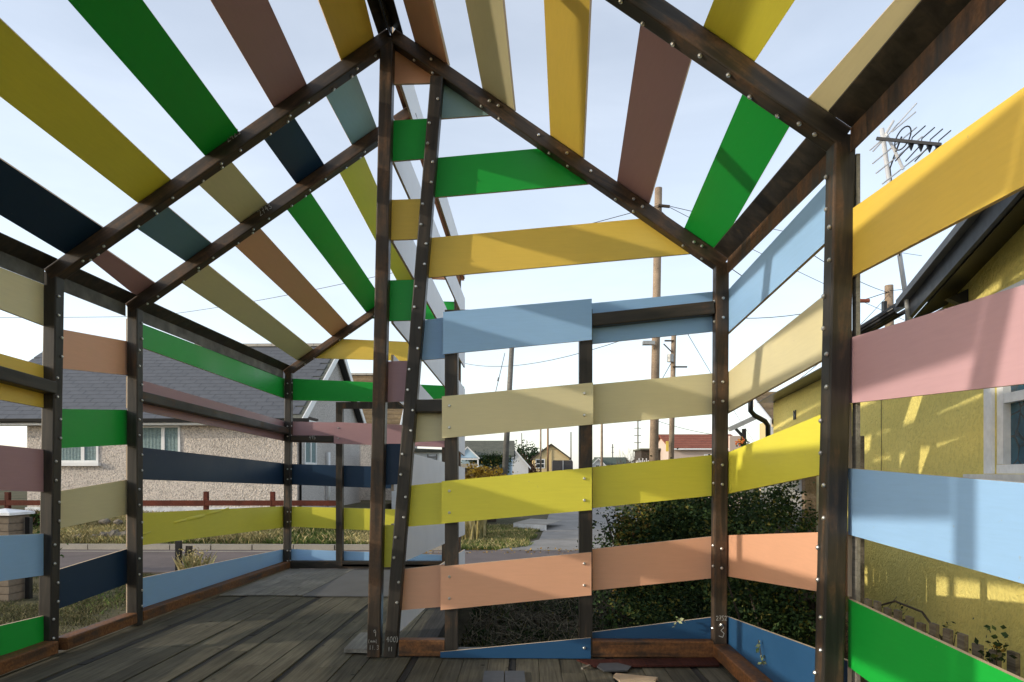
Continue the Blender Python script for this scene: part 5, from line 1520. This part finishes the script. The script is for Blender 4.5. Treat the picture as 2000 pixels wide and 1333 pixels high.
o = soup('dead_stem_heap', litter(420, 2.2, 3.2, 5.6, 7.4, -0.30, .9, .007), 4, leaf_mat('straw_stem', [(0, (.12,.085,.05)), (1, (.34,.26,.16))])); tag(o, kind='stuff')
# weed tuft beside the stump
tf = np.array([-5.38, 11.0, -0.46]) + RNG.normal(size=(240,3))*np.array([.075,.07,0])
t = empty('weed_tuft', (-5.38, 11.0, -0.46), 'pale feathery weed tuft right of the timber stump', 'weed')
soup('foliage', np.concatenate([blades(tf, .36, .006, .55), leaf_quads(tf[:200] + np.array([0,0,.35]) + RNG.normal(size=(200,3))*.08, .035)]), 4, DRY, t, (-5.38, 11.0, -.46))
# dark sapling left of it
sp_ = empty('dead_sapling', (-7.9, 10.4, -.46), 'thin dark leafless sapling on the verge', 'sapling')
for dx, b in ((0,.1), (.05,-.08), (-.02,.25)):
    MB().tube([(-7.9+dx, 10.4, -.46), (-7.85+dx+b*.3, 10.4, -.1), (-7.85+dx+b, 10.4, .25)], .008, 5, 0, .003).build('stem', DARKWOOD, sp_)
soup('foliage', leaf_quads(clump_points((-7.85, 10.4, .12), (.16, .12, .2), 90, 14), .05), 4, TWIG, sp_, (-7.9, 10.4, -.46))
# rocks on the bank
def rock(p, s, label):
    bm = bmesh.new(); bmesh.ops.create_icosphere(bm, subdivisions=2, radius=1.0)
    ax = Vector((random.uniform(.8,1.3), random.uniform(.7,1), random.uniform(.55,.8)))
    for v_ in bm.verts:
        k = 1 + .16*math.sin(v_.co.x*5+s*40) + .14*math.sin(v_.co.y*6+s*70) + random.uniform(-.06,.06)
        v_.co = Vector((v_.co.x*ax.x, v_.co.y*ax.y, v_.co.z*ax.z))*s*k
    me = bpy.data.meshes.new('rock'); bm.to_mesh(me); bm.free(); me.materials.append(ROCK)
    o_ = bpy.data.objects.new('rock', me); COL.objects.link(o_); o_.location = p; o_.rotation_euler = (0,0,random.random()*6)
    tag(o_, label, 'rock', 'rocks on the bank')
ROCK = concrete_mat('grey_rock', (0.20, 0.175, 0.14))
for (u, v_, s, lab) in ((142,1052,.13,'rock lowest on the bank beside the left post'), (180,1053,.15,'pale flat rock just above the kerb, left of centre'), (197,1046,.12,'dark shaded rock in the middle of the bank'),
                        (214,1046,.15,'tall grey rock on the bank second from the right'), (233,1047,.15,'broad pale rock on the bank nearest to the second post'), (195,1020,.13,'rock half hidden at the top of the bank under the khaki board'), (222,1021,.11,'small pale rock high on the bank near the second post')):
    y_ = 15.45 if v_ > 1040 else 16.1
    rock((((u-1025)*y_/1333.0), y_, 1.262-(v_-925)*y_/1333.0), s, lab)
# white boarded planter beyond the grass
pl = empty('white_board_edging', (0.2, 21.5, -0.44), 'low white boarded edging where the grass meets the concrete path', 'edging')
MB().prism([(-0.35, 21.0, -0.44), (0.62, 20.2, -0.44), (0.62, 20.2, -0.27), (-0.35, 21.0, -0.27)], (0.02, .03, 0)).build('board', WHITE_OLD, pl)
MB().prism([(-0.35, 21.03, -0.27), (0.62, 20.23, -0.27), (1.2, 22.2, -0.27), (0.2, 23.0, -0.27)], (0, 0, .012)).build('top_board', CONC, pl)
# brown timber wall behind golden bush
tag(MB().box(-3.6, -1.0, 24.0, 24.06, -.45, 1.45).build('board_fence', DARKWOOD), 'dark brown board fence behind the golden bush', 'fence')
# flowers by the picket fence
def flower(label, base, h, n=60, gold=5):
    t = empty('garden_plant', base, label, 'plant')
    c = Vector(base)
    tips = []
    for k in range(7):
        a = random.random()*6.28; e = c + Vector((math.cos(a)*.09*random.random(), math.sin(a)*.10, h*random.uniform(.6,1.0)))
        MB().tube([c, c.lerp(e,.5)+Vector((0,0,.02)), e], .004, 4, 0, .002).build('stem', DARKWOOD, t); tips.append(e)
    pts = np.array([tuple(random.choice(tips)) for _ in range(n)]) + RNG.normal(size=(n,3))*np.array([.025,.03,.035])
    soup('foliage', leaf_quads(pts, .026), 4, HEDGE, t, base)
    fl_ = np.array([tuple(random.choice(tips)) for _ in range(gold*6)]) + RNG.normal(size=(gold*6,3))*.012
    soup('flower', leaf_quads(fl_, .018), 4, GOLD, t, base)
flower('yellow flowering plant growing between the grey pickets', (2.00, 2.93, -0.1), .70, 120, 3)
flower('small leafy plant with a yellow flower left along the picket fence', (2.2, 3.65, -.1), .54, 80, 3)
flower('tangle of weeds where the picket fence meets the tall post', (2.25, 4.30, -.15), .55, 120, 1)
MB_b = MB().tube([(2.15,4.3,.42),(2.12,3.95,.53),(2.1,3.65,.53),(2.08,3.45,.44),(2.06,3.36,.30)], .006, 5)
tag(MB_b.build('bramble', DARKWOOD), 'thin brown bramble stem arching over the pickets', 'stem')
# flower basket on the neighbour porch
fb = empty('hanging_basket', (4.329, 13.600, 1.799), 'hanging basket of red and orange flowers on the neighbouring porch', 'basket')
c = (4.329, 13.600, 1.860)
soup('foliage', leaf_quads(clump_points(c, (.10,.10,.09), 200, 14), .045), 4, HEDGE, fb, c)
soup('flower', leaf_quads(clump_points((4.231, 13.450, 1.894), (.08,.07,.06), 40, 9), .045), 4, leaf_mat('red_flower', [(0,(.5,.05,.03)),(.6,(.6,.16,.03)),(1,(.6,.3,.05))]), fb, c)
# sprigs of bindweed on the dark blue boards
BIND = leaf_mat('bindweed_leaf', [(0, (.30,.36,.16)), (.6, (.45,.48,.28)), (1, (.10,.17,.05))])
def sprig(label, pts, n):
    t = empty('bindweed_sprig', pts[0], label, 'sprig', None)
    MB().tube(pts, .0028, 4).build('stem', TWIG, t)
    P_ = np.array([tuple(Vector(pts[i]).lerp(Vector(pts[i+1]), random.random())) for i in RNG.integers(0, len(pts)-1, n)])
    soup('leaf', leaf_quads(P_ + RNG.normal(size=(n,3))*.005, .027), 4, BIND, t, pts[0])
sprig('bindweed sprig hanging over the top of the dark blue wedge board', [(1.096, 4.720, 0.250), (1.056, 4.700, 0.272), (1.033, 4.690, 0.243), (1.023, 4.690, 0.214)], 12)
sprig('bindweed sprig climbing the dark blue board right of the corner post', [(1.370, 3.938, 0.162), (1.365, 3.965, 0.198), (1.365, 3.991, 0.251), (1.365, 4.017, 0.289)], 16)

# ==================================================================== BITS ON THE DECK
SL2 = plain('broken_slate', (0.045, 0.047, 0.052), 0.55, var=0.2, scale=20)
m = MB(); m.prism([(0.467, 4.427, 0.006), (0.502, 4.325, 0.006), (0.652, 4.339, 0.006), (0.689, 4.431, 0.006), (0.611, 4.513, 0.006), (0.495, 4.499, 0.006)], (0,0,0.009))
tag(m.build('broken_slate', SL2), 'broken dark slate lying before the blue wedge board', 'slate')
m = MB(); m.bar((0.367, 4.381, 0.012), (0.423, 4.452, 0.012), .016, .012); tag(m.build('wood_chip', GREYWOOD), 'small pale wood chip on the deck left of the broken slate', 'chip')
m = MB(); m.prism([(0.545, 4.214, 0.004), (0.568, 4.268, 0.004), (0.813, 4.187, 0.004), (0.786, 4.126, 0.004), (0.570, 4.122, 0.004)], (0,0,.014)); tag(m.build('wood_offcut', PLY), 'pale timber offcut at the bottom edge of the view', 'offcut')
m = MB(); m.prism([(0.347, 4.589, 0.004), (1.303, 4.658, 0.004), (1.268, 4.473, 0.004), (0.448, 4.434, 0.004)], (0,0,.010)); tag(m.build('red_board', plank_mat('dark_red_board', (0.060, 0.018, 0.013), (0.095, 0.030, 0.022))), 'flat red stained board along the foot of the sill', 'board')
m = MB(); m.prism([(-0.257, 4.336, 0.002), (-0.133, 4.338, 0.002), (-0.124, 4.046, 0.002), (-0.255, 4.043, 0.002)], (0,0,.006)); tag(m.build('slate_tile', SL2), 'left one of two square dark slate tiles set on the deck', 'tile')
m = MB(); m.prism([(-0.127, 4.338, 0.002), (-0.003, 4.341, 0.002), (0.006, 4.048, 0.002), (-0.118, 4.046, 0.002)], (0,0,.006)); tag(m.build('slate_tile', SL2), 'right one of two square dark slate tiles set on the deck', 'tile')
m = MB(); m.prism([(-1.270, 4.772, 0.003), (-1.097, 4.762, 0.003), (-1.211, 5.256, 0.003), (-1.271, 5.255, 0.003)], (0,0,.030)); tag(m.build('board_offcut', PLANK_GREY), 'pale board offcut lying left of the foot of the central post', 'offcut')
